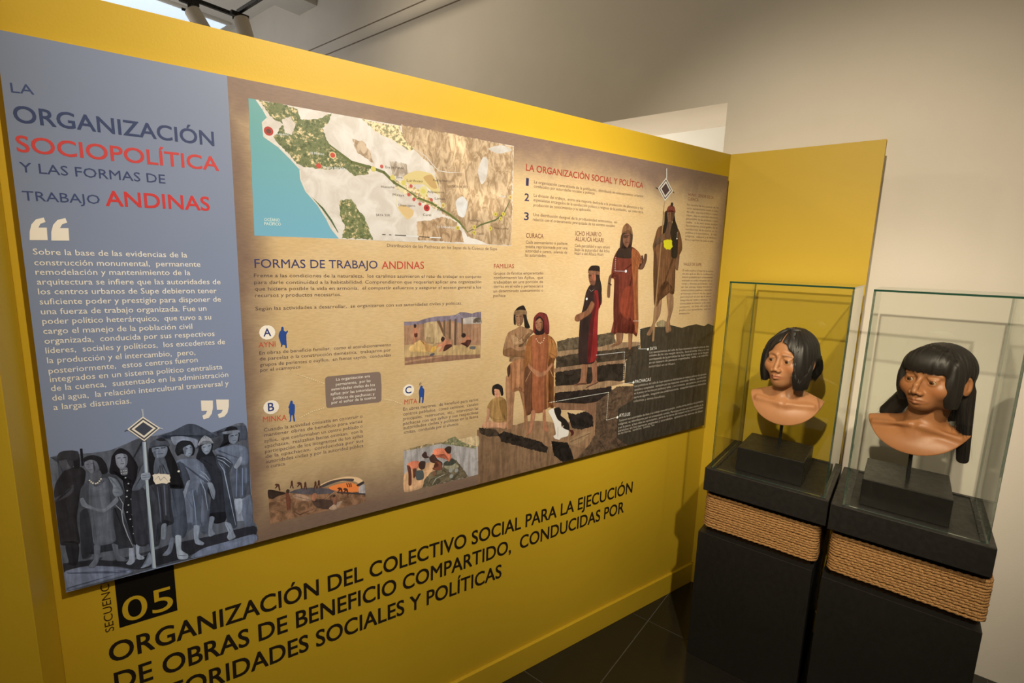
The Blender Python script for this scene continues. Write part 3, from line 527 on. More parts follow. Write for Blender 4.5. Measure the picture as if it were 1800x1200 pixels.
('D','ink',(156,165,171),70.0,[13990,9153,13781,9106,13964,8950]),
('D','ink',(130,98,79),68.6,[14576,9177]),
('P','paint',(78,85,83),1,[14244,9468,13971,9562,13785,9414,13969,9323,14198,9372]),
('L','ink',(180,195,184),30.2,0,[14641,8827,14509,9011,14195,9069]),
('L','ink',(69,75,66),34.3,0,[14816,8827,14686,9010,14420,9034]),
('P','paint',(228,144,121),1,[14646,9850,14559,10001,14248,9962,14066,9819,13972,9627,14062,9473,14246,9726,14424,9678,14645,9766]),
('P','ink',(63,51,49),1,[14225,9936,14090,10003,13976,9951,13997,9762,14111,9763]),
('P','paint',(77,56,53),1,[14754,9746,14602,9841,14468,9644,14289,9478,14332,9272,14423,9464,14688,9585]),
('P','paint',(122,78,67),1,[14557,9599,14334,9488,14309,9268,14555,9279,14643,9384,14445,9426]),
('P','paint',(231,147,123),1,[15494,9695,15328,9762,15118,9718,15054,9600,15203,9466,15370,9503,15474,9567]),
('P','ink',(65,52,51),1,[15118,9614,15033,9700,14883,9647,14904,9442,15012,9402,15097,9484]),
('P','paint',(104,67,60),1,[15502,9656,15391,9590,15350,9332,15351,8999,15447,9001,15454,9356]),
('P','paint',(112,74,65),1,[15308,9489,15182,9482,15203,9257,15287,9193]),
('P','ink',(84,94,101),1,[15203,9403,14969,9372,14947,9092,15182,9105]),
('P','ink',(70,54,55),1,[15012,9883,14905,9986,14841,9932,14819,9823,14732,9763,14905,9757])]),
('stairs_print','painted stone steps and dark masonry rising to the right',1,[('P','paint',(129,107,88),0,[13025,10372,11594,10301,9929,10023,7655,9909,5673,8249,8560,8355,12942,8294]),
('R','rock',(87,81,71),41,[9764,13133,9198,13214,7747,13259,6887,13323,6758,12878,7705,12742,9705,12756]),
('P','paint',(137,118,98),1,[9720,12757,7708,12767,6668,12872,5355,12815,5379,12581,6997,12560,9693,12558]),
('R','rock',(63,58,52),36,[9754,12563,8362,12618,7001,12606,5341,12679,5336,12172,7047,12112,9745,12144]),
('P','paint',(132,111,93),1,[9760,12146,7051,12157,6093,12117,6219,11969,7125,11989,9751,11989]),
('R','rock',(43,40,38),36,[9774,11991,7129,12035,6146,11989,6107,11288,6971,11234,9744,11456]),
('P','paint',(145,123,101),1,[9759,11470,8272,11368,6983,11367,6097,11179,6872,11123,7919,11120,9746,11225]),
('R','rock',(41,37,38),37,[9753,11226,7920,11133,6827,11118,6774,10511,8214,10567,9762,10848]),
('P','paint',(128,101,84),1,[9785,10851,8216,10593,6956,10536,6978,9734,7642,9741,8195,10306,9499,10545]),
('P','paint',(143,118,96),1,[12253,10054,11040,10328,9936,10148,8644,9615,7634,9640,7340,9255,8083,8756,9265,9244,9884,9172,11227,9732]),
('R','rock',(37,35,37),38,[9097,10378,8686,10233,8194,10287,7796,10063,7700,9598,8310,9570,8814,9708]),
('R','rock',(65,58,53),28,[12964,10446,12259,10251,12086,9989,12576,10055,12929,10243]),
('R','rock',(44,41,40),41,[12188,10066,11925,10135,11015,9736,10351,9479,9960,9168,10009,8945,10999,9345,12047,9784]),
('R','rock',(32,31,32),32,[9818,9380,9022,9179,8796,8811,8628,8383,9216,8428,9646,8776]),
('R','rock',(86,74,65),33,[7619,10562,6505,11079,5552,10965,5375,10179,6229,10094,6342,9286,5653,8245,6900,8269,8054,8349,8562,8389,7917,8824,7602,9234]),
('P','paint',(153,131,107),1,[8944,9216,8134,9461,7783,9333,8272,9025,8766,8988]),
('P','paint',(61,58,53),0,[5411,13352,4832,13423,4118,13373,3495,13425,2711,13259,2271,13330,1702,13375,1091,13256,827,13355,352,13235,378,8380,5673,8249,6352,8872,6371,10115,5496,10404,5563,11069,6096,11165,6092,12104,5281,12574]),
('L','ink',(46,42,40),35.4,0,[6399,8880,6224,8498,5904,8649,5775,8305]),
('L','ink',(47,42,40),36.4,0,[5423,8702,5184,8297]),
('L','ink',(47,43,41),37.0,0,[4730,8793,4525,8318]),
('L','ink',(49,43,42),33.9,0,[7373,9663,6846,9780,6698,10163]),
('L','ink',(52,46,45),34.5,0,[7313,8912,6907,8353]),
('L','ink',(46,40,39),27.0,0,[6025,11897,5552,11920,5321,11557,5580,11242]),
('P','paint',(148,139,116),1,[4397,13571,4050,13672,3665,13517,3699,13366,4326,13397])]),
('pointer_line_print','thin white dotted lines running from the figures to the captions',4,[('L','ink',(228,239,239),24.6,1,[9976,10890,6987,10892,7005,9738,6433,9769]),
('L','ink',(215,226,239),25.4,1,[7785,12465,6219,12466,6187,11142,5570,11138]),
('L','ink',(213,223,238),26.8,1,[5396,13385,5393,12528,4828,12485]),
('L','ink',(206,216,230),26.3,1,[5828,13702,5427,13685]),
('D','ink',(221,235,239),55.3,[4827,12471]),
('D','ink',(226,239,239),55.5,[5570,11138]),
('D','ink',(237,239,239),55.7,[6386,9762]),
('D','ink',(201,214,236),47.9,[8428,14640]),
('L','ink',(198,210,232),22.8,1,[7060,16198,7054,15683,6516,15677]),
('D','ink',(203,216,238),58.5,[6457,15678]),
('D','ink',(228,239,239),38.1,[3543,17063]),
('L','ink',(229,239,239),18.9,1,[3547,17325,3539,17087]),
('L','ink',(235,225,189),19.5,1,[18544,12853,18367,12767,17891,12533]),
('L','ink',(239,232,196),20.1,1,[18534,11651,18216,11784,17873,11844]),
('L','ink',(237,226,191),21.9,1,[16255,11872,15924,11774,15654,11624])]),
('figure_print','painted seated child in an ochre tunic with legs crossed',2,[('P','paint',(168,139,95),1,[12488,11329,12179,11411,11913,11251,11842,10886,11856,10429,12265,10471,12529,10740,12650,11105]),
('P','paint',(140,111,72),1,[12173,11236,11913,11251,11842,10886,11858,10481,12072,10769]),
('P','paint',(205,163,138),1,[12830,10530,12582,10623,12208,10487,11856,10440,11896,10215,12203,10309,12783,10392]),
('P','paint',(203,161,136),1,[12649,11056,12535,10989,12556,10694,12664,10562,12733,10623,12659,10810]),
('P','paint',(212,162,138),1,[12413,11664,12215,11679,12158,11483,12178,11386,12292,11377,12397,11490]),
('L','ink',(68,47,44),14.8,0,[12384,11611,12327,11614]),
('L','ink',(147,64,63),14.9,0,[12341,11497,12284,11495]),
('P','paint',(39,37,40),1,[12480,11648,12446,11806,12249,11856,12062,11730,12013,11465,12093,11415,12186,11636,12380,11690,12362,11460,12443,11510]),
('L','ink',(122,93,66),15.0,0,[12558,10794,12326,10607,11978,10577])]),
('figure_print','painted bare-chested man with crossed arms and a fringed loincloth',2,[('P','paint',(143,110,86),1,[11373,11586,11110,11399,10990,10760,10931,10119,11052,10034,11133,10781,11290,11320]),
('P','paint',(160,125,100),1,[11913,12100,11671,11873,11548,11455,11577,10950,11598,10221,11850,10244,11830,10885,11922,11503]),
('P','paint',(150,121,96),1,[11877,13587,11591,13693,11389,13770,11024,13663,10805,13551,11070,13318,11146,12975,11162,12625,11784,12571,11818,12722,12051,12810,12086,12997,11985,13377]),
('P','paint',(172,145,118),1,[11758,13484,11433,13390,11245,13181,11659,13161]),
('P','paint',(126,96,72),1,[12057,12971,11772,13061,11356,12966,11128,12973,11134,12683,11584,12732,12022,12798]),
('P','paint',(160,128,103),1,[11743,13069,11360,13050,11120,13062,11144,12934,11474,12925]),
('L','ink',(82,62,48),14.6,0,[11631,13646,11565,13448,11412,13315,11244,13438,11234,13625]),
('L','ink',(82,62,48),14.7,0,[11585,13522,11598,13401]),
('L','ink',(82,62,49),14.8,0,[11461,13368,11463,13270]),
('L','ink',(82,62,48),14.8,0,[11313,13383,11274,13292]),
('P','paint',(161,118,89),1,[11781,12507,11222,12631,11136,12016,11122,11401,11359,11523,11657,11510,11843,12092]),
('L','ink',(114,79,59),19.9,0,[11692,12474,11689,11574]),
('L','ink',(114,78,59),20.0,0,[11564,12512,11528,11554]),
('L','ink',(195,154,124),20.0,0,[11457,12502,11410,11590]),
('L','ink',(113,78,59),20.1,0,[11338,12516,11274,11522]),
('P','paint',(79,60,51),1,[11892,12345,11781,12482,11752,12182,11841,12042]),
('P','paint',(36,32,32),1,[11681,14227,11560,14391,11416,14459,11287,14470,11185,14307,11130,14012,10990,13700,11207,13712,11296,14116,11591,14152,11591,13828,11674,13881]),
('P','paint',(151,121,98),1,[11615,14153,11310,14166,11288,13921,11400,13770,11556,13827]),
('P','paint',(121,91,73),1,[11463,14147,11310,14166,11288,13921,11401,13780,11420,13976]),
('L','ink',(43,34,34),19.3,0,[11590,14104,11508,14105]),
('L','ink',(43,34,34),19.4,0,[11449,14103,11355,14109]),
('L','ink',(105,67,61),19.4,0,[11511,13883,11417,13883]),
('L','ink',(114,87,69),14.5,0,[11489,14085,11503,13970,11449,13962]),
('P','paint',(132,110,86),1,[11661,14293,11411,14334,11166,14287,11155,14160,11405,14179,11656,14169]),
('L','ink',(90,70,53),14.4,0,[11652,14226,11408,14251,11163,14219])]),
('figure_print','painted woman in a red hood and long ochre tunic',3,[('P','paint',(139,94,60),1,[10770,13449,10331,13449,10002,13301,9790,13028,9726,12605,9861,12301,9747,10738,9992,10709,10186,10641,10704,10691,11012,10543,11128,11092,11179,12325,11196,12729,11122,13122,11011,13364]),
('P','paint',(100,69,53),1,[11147,12271,10836,12189,10756,10725,10982,10575,11115,11090]),
('P','paint',(145,92,67),1,[10859,13380,10199,13364,10174,11913,10154,10652,10736,10691,10812,12084]),
('P','paint',(160,115,71),1,[10064,13253,9804,13029,9733,12605,9959,12520,10101,12740]),
('L','ink',(99,67,50),26.3,0,[10258,12026,10188,10668]),
('L','ink',(181,134,85),21.1,0,[10167,12017,10071,10704]),
('L','ink',(179,133,84),21.2,0,[9845,12247,9767,10741]),
('L','ink',(104,68,49),21.1,0,[10005,12158,9887,11457,9860,10728]),
('L','ink',(189,161,128),15.8,0,[10036,12135,9855,11825]),
('L','ink',(165,121,77),20.1,0,[11085,12970,11039,12615,11092,12417]),
('L','ink',(164,121,77),20.2,0,[10965,13011,10897,12450]),
('L','ink',(99,64,46),20.8,0,[10069,12737,9798,12585]),
('L','ink',(99,65,47),20.9,0,[10094,12610,9824,12456]),
('L','ink',(185,153,119),15.4,0,[10896,12144,11097,11808]),
('P','paint',(156,115,92),1,[11033,12462,10775,12234,10452,12057,10400,11911,10604,11933,10962,12253]),
('P','paint',(155,114,91),1,[9950,12362,10198,12125,10388,12055,10426,11929,10252,11921,9911,12254]),
('P','paint',(39,29,32),1,[10795,13998,10615,14100,10406,13932,10346,13500,10519,13419,10771,13474]),
('P','paint',(145,106,86),1,[10777,13874,10579,14009,10434,13858,10431,13672,10557,13552,10717,13646]),
('P','paint',(104,74,60),1,[10547,13988,10434,13858,10431,13672,10545,13557,10500,13786]),
('L','ink',(43,32,34),20.0,0,[10751,13838,10677,13849]),
('L','ink',(42,32,34),20.1,0,[10578,13854,10491,13861]),
('L','ink',(105,57,54),20.1,0,[10675,13674,10569,13679]),
('L','ink',(103,70,56),15.0,0,[10634,13842,10660,13743,10597,13730]),
('P','paint',(101,43,45),1,[10859,13778,10829,14059,10608,14219,10291,14138,10159,13820,10145,13433,10346,13485,10405,13907,10602,14080,10757,13957,10772,13489,10844,13578]),
('L','ink',(130,66,66),20.1,0,[10365,14106,10236,13824,10231,13494]),
('D','ink',(207,199,177),20.2,[10700,13284,10647,13210,10581,13150,10517,13120,10443,13151,10382,13213,10354,13282]),
('P','paint',(170,123,101),1,[10798,10679,10607,10650,10678,10130,10793,9855,10981,9825,10836,10103]),
('P','paint',(169,122,100),1,[10282,10601,10152,10609,10075,10029,9953,9844,10076,9778,10216,9944])]),
('dog_print','painted black and white dog sitting on the lowest step',4,[('P','ink',(220,223,227),1,[10018,10562,9788,10636,9674,10401,9417,10085,9347,9851,9008,9681,9014,9444,9342,9419,9429,9362,9563,9409,9654,9448,9728,9562,9616,9619,9720,10024,9835,10262]),
('P','ink',(34,31,32),1,[9754,10620,9518,10640,9398,10469,9416,10306,9139,10096,8969,9843,8971,9657,9260,9791,9358,10020,9545,10161,9694,10404]),
('L','ink',(221,224,228),33.9,0,[9246,9890,9430,9726,9433,9419]),
('L','ink',(152,144,139),16.8,0,[9528,9881,9519,9490]),
('P','ink',(75,36,36),1,[8972,9674,8769,9622,8716,9470,8882,9386,8848,9511])]),
('figure_print','painted man in a black tunic and crimson cloak on the middle step',3,[('P','paint',(130,96,79),1,[8478,12230,8190,12203,8218,11524,8207,11373,8839,11406,8543,11531]),
('P','paint',(130,95,79),1,[8013,12246,7733,12221,7657,11460,7571,11390,8211,11212,7900,11488]),
('P','paint',(47,36,38),1,[8272,15166,7844,15108,7679,14535,7840,14078,7728,12667,7851,12202,8162,12141,8631,12244,8711,12858,8707,13884,8589,14330,8478,14888]),
('P','paint',(121,36,41),1,[8063,14940,7707,14880,7643,14476,7794,14192,7774,13143,7756,12312,8210,12264,8217,13402,8148,14032,8032,14543]),
('P','paint',(81,27,33),1,[8059,14884,7900,14540,8009,13739,8057,12309,8210,12264,8217,13402,8148,14032,8032,14543]),
('P','paint',(41,33,33),1,[8426,15710,8286,15856,7879,15841,7832,15448,7685,14994,7735,14248,7880,14882,8042,15166,8038,15503,8113,15586,8366,15611]),
('P','paint',(108,74,62),1,[8393,15567,8058,15570,8009,15335,8079,15138,8288,15178,8380,15389]),
('P','paint',(144,92,76),1,[8254,15529,8055,15531,8024,15335,8161,15306]),
('L','ink',(31,24,25),22.2,0,[8357,15489,8251,15496]),
('L','ink',(73,38,37),22.3,0,[8326,15278,8204,15278]),
('P','paint',(124,89,74),1,[8401,15677,7879,15650,7869,15527,8378,15567]),
('P','paint',(128,90,70),1,[8187,14546,8015,14417,8191,14091,8777,13819,8966,13883,8905,14060,8429,14212]),
('L','ink',(140,134,135),16.8,0,[8335,14999,8215,14914,8068,14997]),
('L','ink',(65,45,41),29.6,0,[8842,11447,8223,11375]),
('L','ink',(65,44,41),30.3,0,[8213,11236,7601,11363])]),
('figure_print','painted man in a knotted turban and long rust robe with one hand raised',3,[('P','paint',(123,93,75),1,[6813,13444,6410,13665,6395,12872,6999,12720,6727,12955]),
('P','paint',(125,94,76),1,[6085,13436,5853,13393,5830,12633,6002,12584]),
('P','paint',(47,36,35),1,[6623,13855,5993,13830,6023,13248,6372,13268]),
('P','paint',(95,73,60),1,[7206,15566,7241,15221,7236,14688,7374,14702,7399,14991,7358,15450]),
('L','ink',(48,35,31),46.0,0,[7354,15221,7203,15152]),
('P','paint',(87,62,52),1,[5797,15787,5560,16048,5647,16283,5552,16310,5484,16169,5451,16361,5317,16365,5308,16113,5486,15774]),
('P','paint',(105,50,43),1,[6887,16545,6227,16627,5774,16410,5605,16059,5789,15877,5713,14978,5528,13625,5586,13055,5994,13401,6387,13876,6714,13739,6874,13194,7012,14285,7064,15337,7236,15440,7176,16138]),
('P','paint',(78,37,34),1,[7040,15337,6828,15453,6719,13799,6881,13267,7004,14285]),
('P','paint',(127,60,47),1,[6492,14984,6069,15040,6040,13862,6433,13908,6679,14276]),
('P','paint',(49,37,36),1,[6999,16427,6849,16575,6244,16627,6201,16192,7003,16199]),
('P','paint',(142,87,56),1,[6178,16560,5715,16352,5590,15999,5764,15806,5537,13364,5709,13373,5947,14859,6170,16046]),
('L','ink',(86,50,34),23.3,0,[6076,16400,5743,16115,5718,15878]),
('L','ink',(86,50,34),23.3,0,[5996,16461,5679,16176,5654,15938]),
('L','ink',(87,51,35),23.4,0,[6119,16223,5850,15875,5807,14858,5602,13380]),
('P','paint',(59,45,41),1,[6801,17116,6240,17175,6216,16686,6303,16538,6466,16905,6657,16725,6679,16524,6867,16500]),
('P','paint',(116,83,70),1,[6728,17035,6360,17111,6323,16826,6459,16578,6681,16713]),
('P','paint',(81,56,47),1,[6726,17018,6481,17065,6471,16962,6700,16923]),
('L','ink',(31,24,25),22.6,0,[6684,17009,6586,17025]),
('L','ink',(31,24,25),22.8,0,[6487,17042,6388,17052]),
('L','ink',(73,38,37),22.8,0,[6595,16773,6430,16792]),
('P','paint',(134,101,76),1,[6818,17126,6758,17356,6565,17498,6299,17343,6221,17078,6453,17209,6734,17108]),
('L','ink',(89,63,47),16.9,0,[6782,17174,6510,17359,6265,17174]),
('D','ink',(106,75,57),50.6,[6599,17422])]),
('figure_print','painted chief in a brown robe with yellow feathers and a diamond-topped staff',3,[('P','paint',(136,109,89),1,[4627,14217,4217,14776,4214,13950,4499,13514,4732,13066,4972,13118,4649,13585]),
('P','paint',(142,115,94),1,[3926,14773,3511,14767,3406,14182,3563,13600,3411,13185,3721,13104,3828,13417,3724,13932]),
('P','paint',(109,78,58),1,[4758,17444,4199,17593,3513,17470,3221,17006,3147,16621,3374,16297,3502,16221,3452,15538,3431,14772,3741,14801,4038,15073,4154,14806,4457,14251,4669,14378,4843,15528,4917,16372,5003,16694,4921,17020]),
('P','paint',(80,57,43),1,[4903,16558,4683,16191,4551,15052,4623,14426,4836,15528]),
('L','ink',(130,97,76),23.7,0,[4322,16200,4232,15147]),
('L','ink',(80,57,45),23.7,0,[4187,16299,4032,15146]),
('L','ink',(133,100,78),23.9,0,[3954,16210,3759,14949]),
('L','ink',(83,59,47),24.0,0,[3767,16214,3556,14848]),
('P','paint',(106,80,67),1,[3502,16221,3283,16422,3306,15776,3490,15832]),
('P','paint',(85,68,59),1,[4778,17004,4476,17182,4392,16905,4748,16750,4920,16581,4930,16789]),
('P','paint',(95,74,64),1,[4214,17709,3958,17726,3868,17308,4054,17015,4321,17096,4330,17469]),
('P','paint',(32,29,32),1,[4431,18063,4265,18122,4199,17710,4307,17284,4482,17228,4424,17649]),
('P','paint',(31,28,31),1,[3886,18151,3714,17742,3522,17422,3423,16320,3802,16310,3844,16882,4001,17301,3907,17729]),
('P','paint',(119,90,76),1,[4275,18084,3871,18143,3850,17864,3990,17686,4206,17765]),
('P','paint',(92,67,58),1,[4059,18110,3871,18143,3850,17864,3977,17696,4018,17908]),
('L','ink',(36,28,30),18.4,0,[4213,17997,4105,18014]),
('L','ink',(37,29,31),18.4,0,[4019,18029,3918,18046]),
('L','ink',(78,45,45),18.5,0,[4116,17808,3979,17827]),
('L','ink',(82,59,52),13.8,0,[4088,17996,4089,17885,4015,17885]),
('P','paint',(120,62,57),1,[4345,18070,4270,18283,4105,18365,3879,18329,3776,18160,3804,18087,4085,18145,4275,18084]),
('D','ink',(47,42,46),82.4,[4030,18404]),
('R','ink',(202,206,41),37,[4369,16953,4163,17000,3856,16977,3778,16718,3942,16592,4164,16594,4324,16697]),
('P','ink',(146,121,92),0,[4528,18076,4454,18081,4479,16817,4525,14968,4483,12792,4615,12782,4599,14468,4540,16693]),
('L','ink',(150,124,95),39.3,0,[4478,18497,4515,18284,4513,17829,4494,17370]),
('P','paint',(106,83,69),1,[4638,17150,4458,17206,4369,16953,4548,16875]),
('L','ink',(213,221,229),43.7,0,[4524,19743,4480,19386]),
('L','ink',(62,55,56),32.8,0,[5085,18960,4923,18910]),
('L','ink',(68,60,62),33.8,0,[4054,18923,3954,18859]),
('L','ink',(108,83,66),33.9,0,[4515,18142,4495,17973]),
('P','ink',(211,216,218),0,[4517,19393,4035,18925,4478,18497,4945,18947]),
('P','ink',(65,55,59),0,[4514,19331,4101,18928,4481,18561,4883,18947]),
('P','ink',(206,207,209),0,[4512,19277,4157,18931,4483,18615,4830,18947]),
('P','ink',(70,57,63),0,[4508,19188,4250,18935,4487,18705,4741,18947])]),
('callout_print','taupe rounded box of white text',0.5,[('P','ink',(130,117,115),0,[17842,12629,17825,12680,17771,12707,17102,12701,16395,12695,16327,12679,16289,12623,16268,12258,16277,11866,16299,11808,16365,11782,17081,11805,17758,11819,17812,11835,17833,11879,17842,12242])]),
('letter_badge_print','white disc behind the letter A',0.4,[('D','ink',(239,239,239),184.7,[19205,14000])]),
('letter_badge_print','white disc behind the letter B',0.4,[('D','ink',(239,239,239),185.7,[19200,12049])]),
('letter_badge_print','white disc behind the letter C',0.4,[('D','ink',(239,239,239),180.1,[15435,12032])]),
('silhouette_print','blue robed silhouette with a raised arm beside letter A',2,[('P','ink',(43,77,157),1,[18947,13884,18918,14002,18882,14049,18876,14112,18844,14133,18818,14094,18821,14034,18774,13994,18738,14030,18722,13991,18763,13918,18767,13664,18763,13583,18798,13578,18802,13647,18864,13659,18873,13614,18907,13617,18898,13673])]),
('silhouette_print','blue cloaked silhouette beside letter B',2,[('P','ink',(47,83,169),1,[18791,11990,18752,12083,18732,12151,18699,12159,18679,12120,18681,12081,18633,12026,18640,11828,18657,11750,18642,11595,18678,11589,18694,11748,18722,11752,18742,11603,18800,11601,18762,11639,18764,11767,18783,11849,18772,11947])]),
('silhouette_print','blue cloaked silhouette under a small staff beside letter C',2,[('P','ink',(44,79,161),1,[15107,11936,15078,12047,15054,12103,15016,12126,14978,12094,14978,12048,14925,11982,14939,11754,14958,11586,15006,11578,14997,11748,15045,11754,15064,11600,15102,11587,15092,11774]),
('L','ink',(69,65,76),18.2,0,[15092,12117,15045,12166,15016,12217]),
('L','ink',(69,65,76),18.2,0,[15054,12221,15092,12162])]),
('opening_quote_print','large cream opening quotation marks',2,[('P','ink',(239,239,239),0,[23390,16090,23374,16257,23335,16398,23260,16499,23142,16542,23124,16456,23202,16416,23240,16339,23115,16346,23123,16102]),
('P','ink',(239,239,239),0,[23070,16094,23055,16264,23015,16408,22938,16510,22816,16554,22796,16466,22877,16425,22917,16347,22786,16355,22794,16106])]),
('closing_quote_print','large cream closing quotation marks',2,[('P','ink',(239,239,239),0,[20476,12404,20486,12224,20520,12076,20589,11982,20697,11961,20716,12059,20645,12086,20611,12162,20726,12179,20723,12437]),
('P','ink',(239,239,239),0,[20140,12381,20150,12203,20185,12058,20258,11965,20375,11946,20396,12043,20320,12069,20283,12143,20408,12162,20407,12417])])]
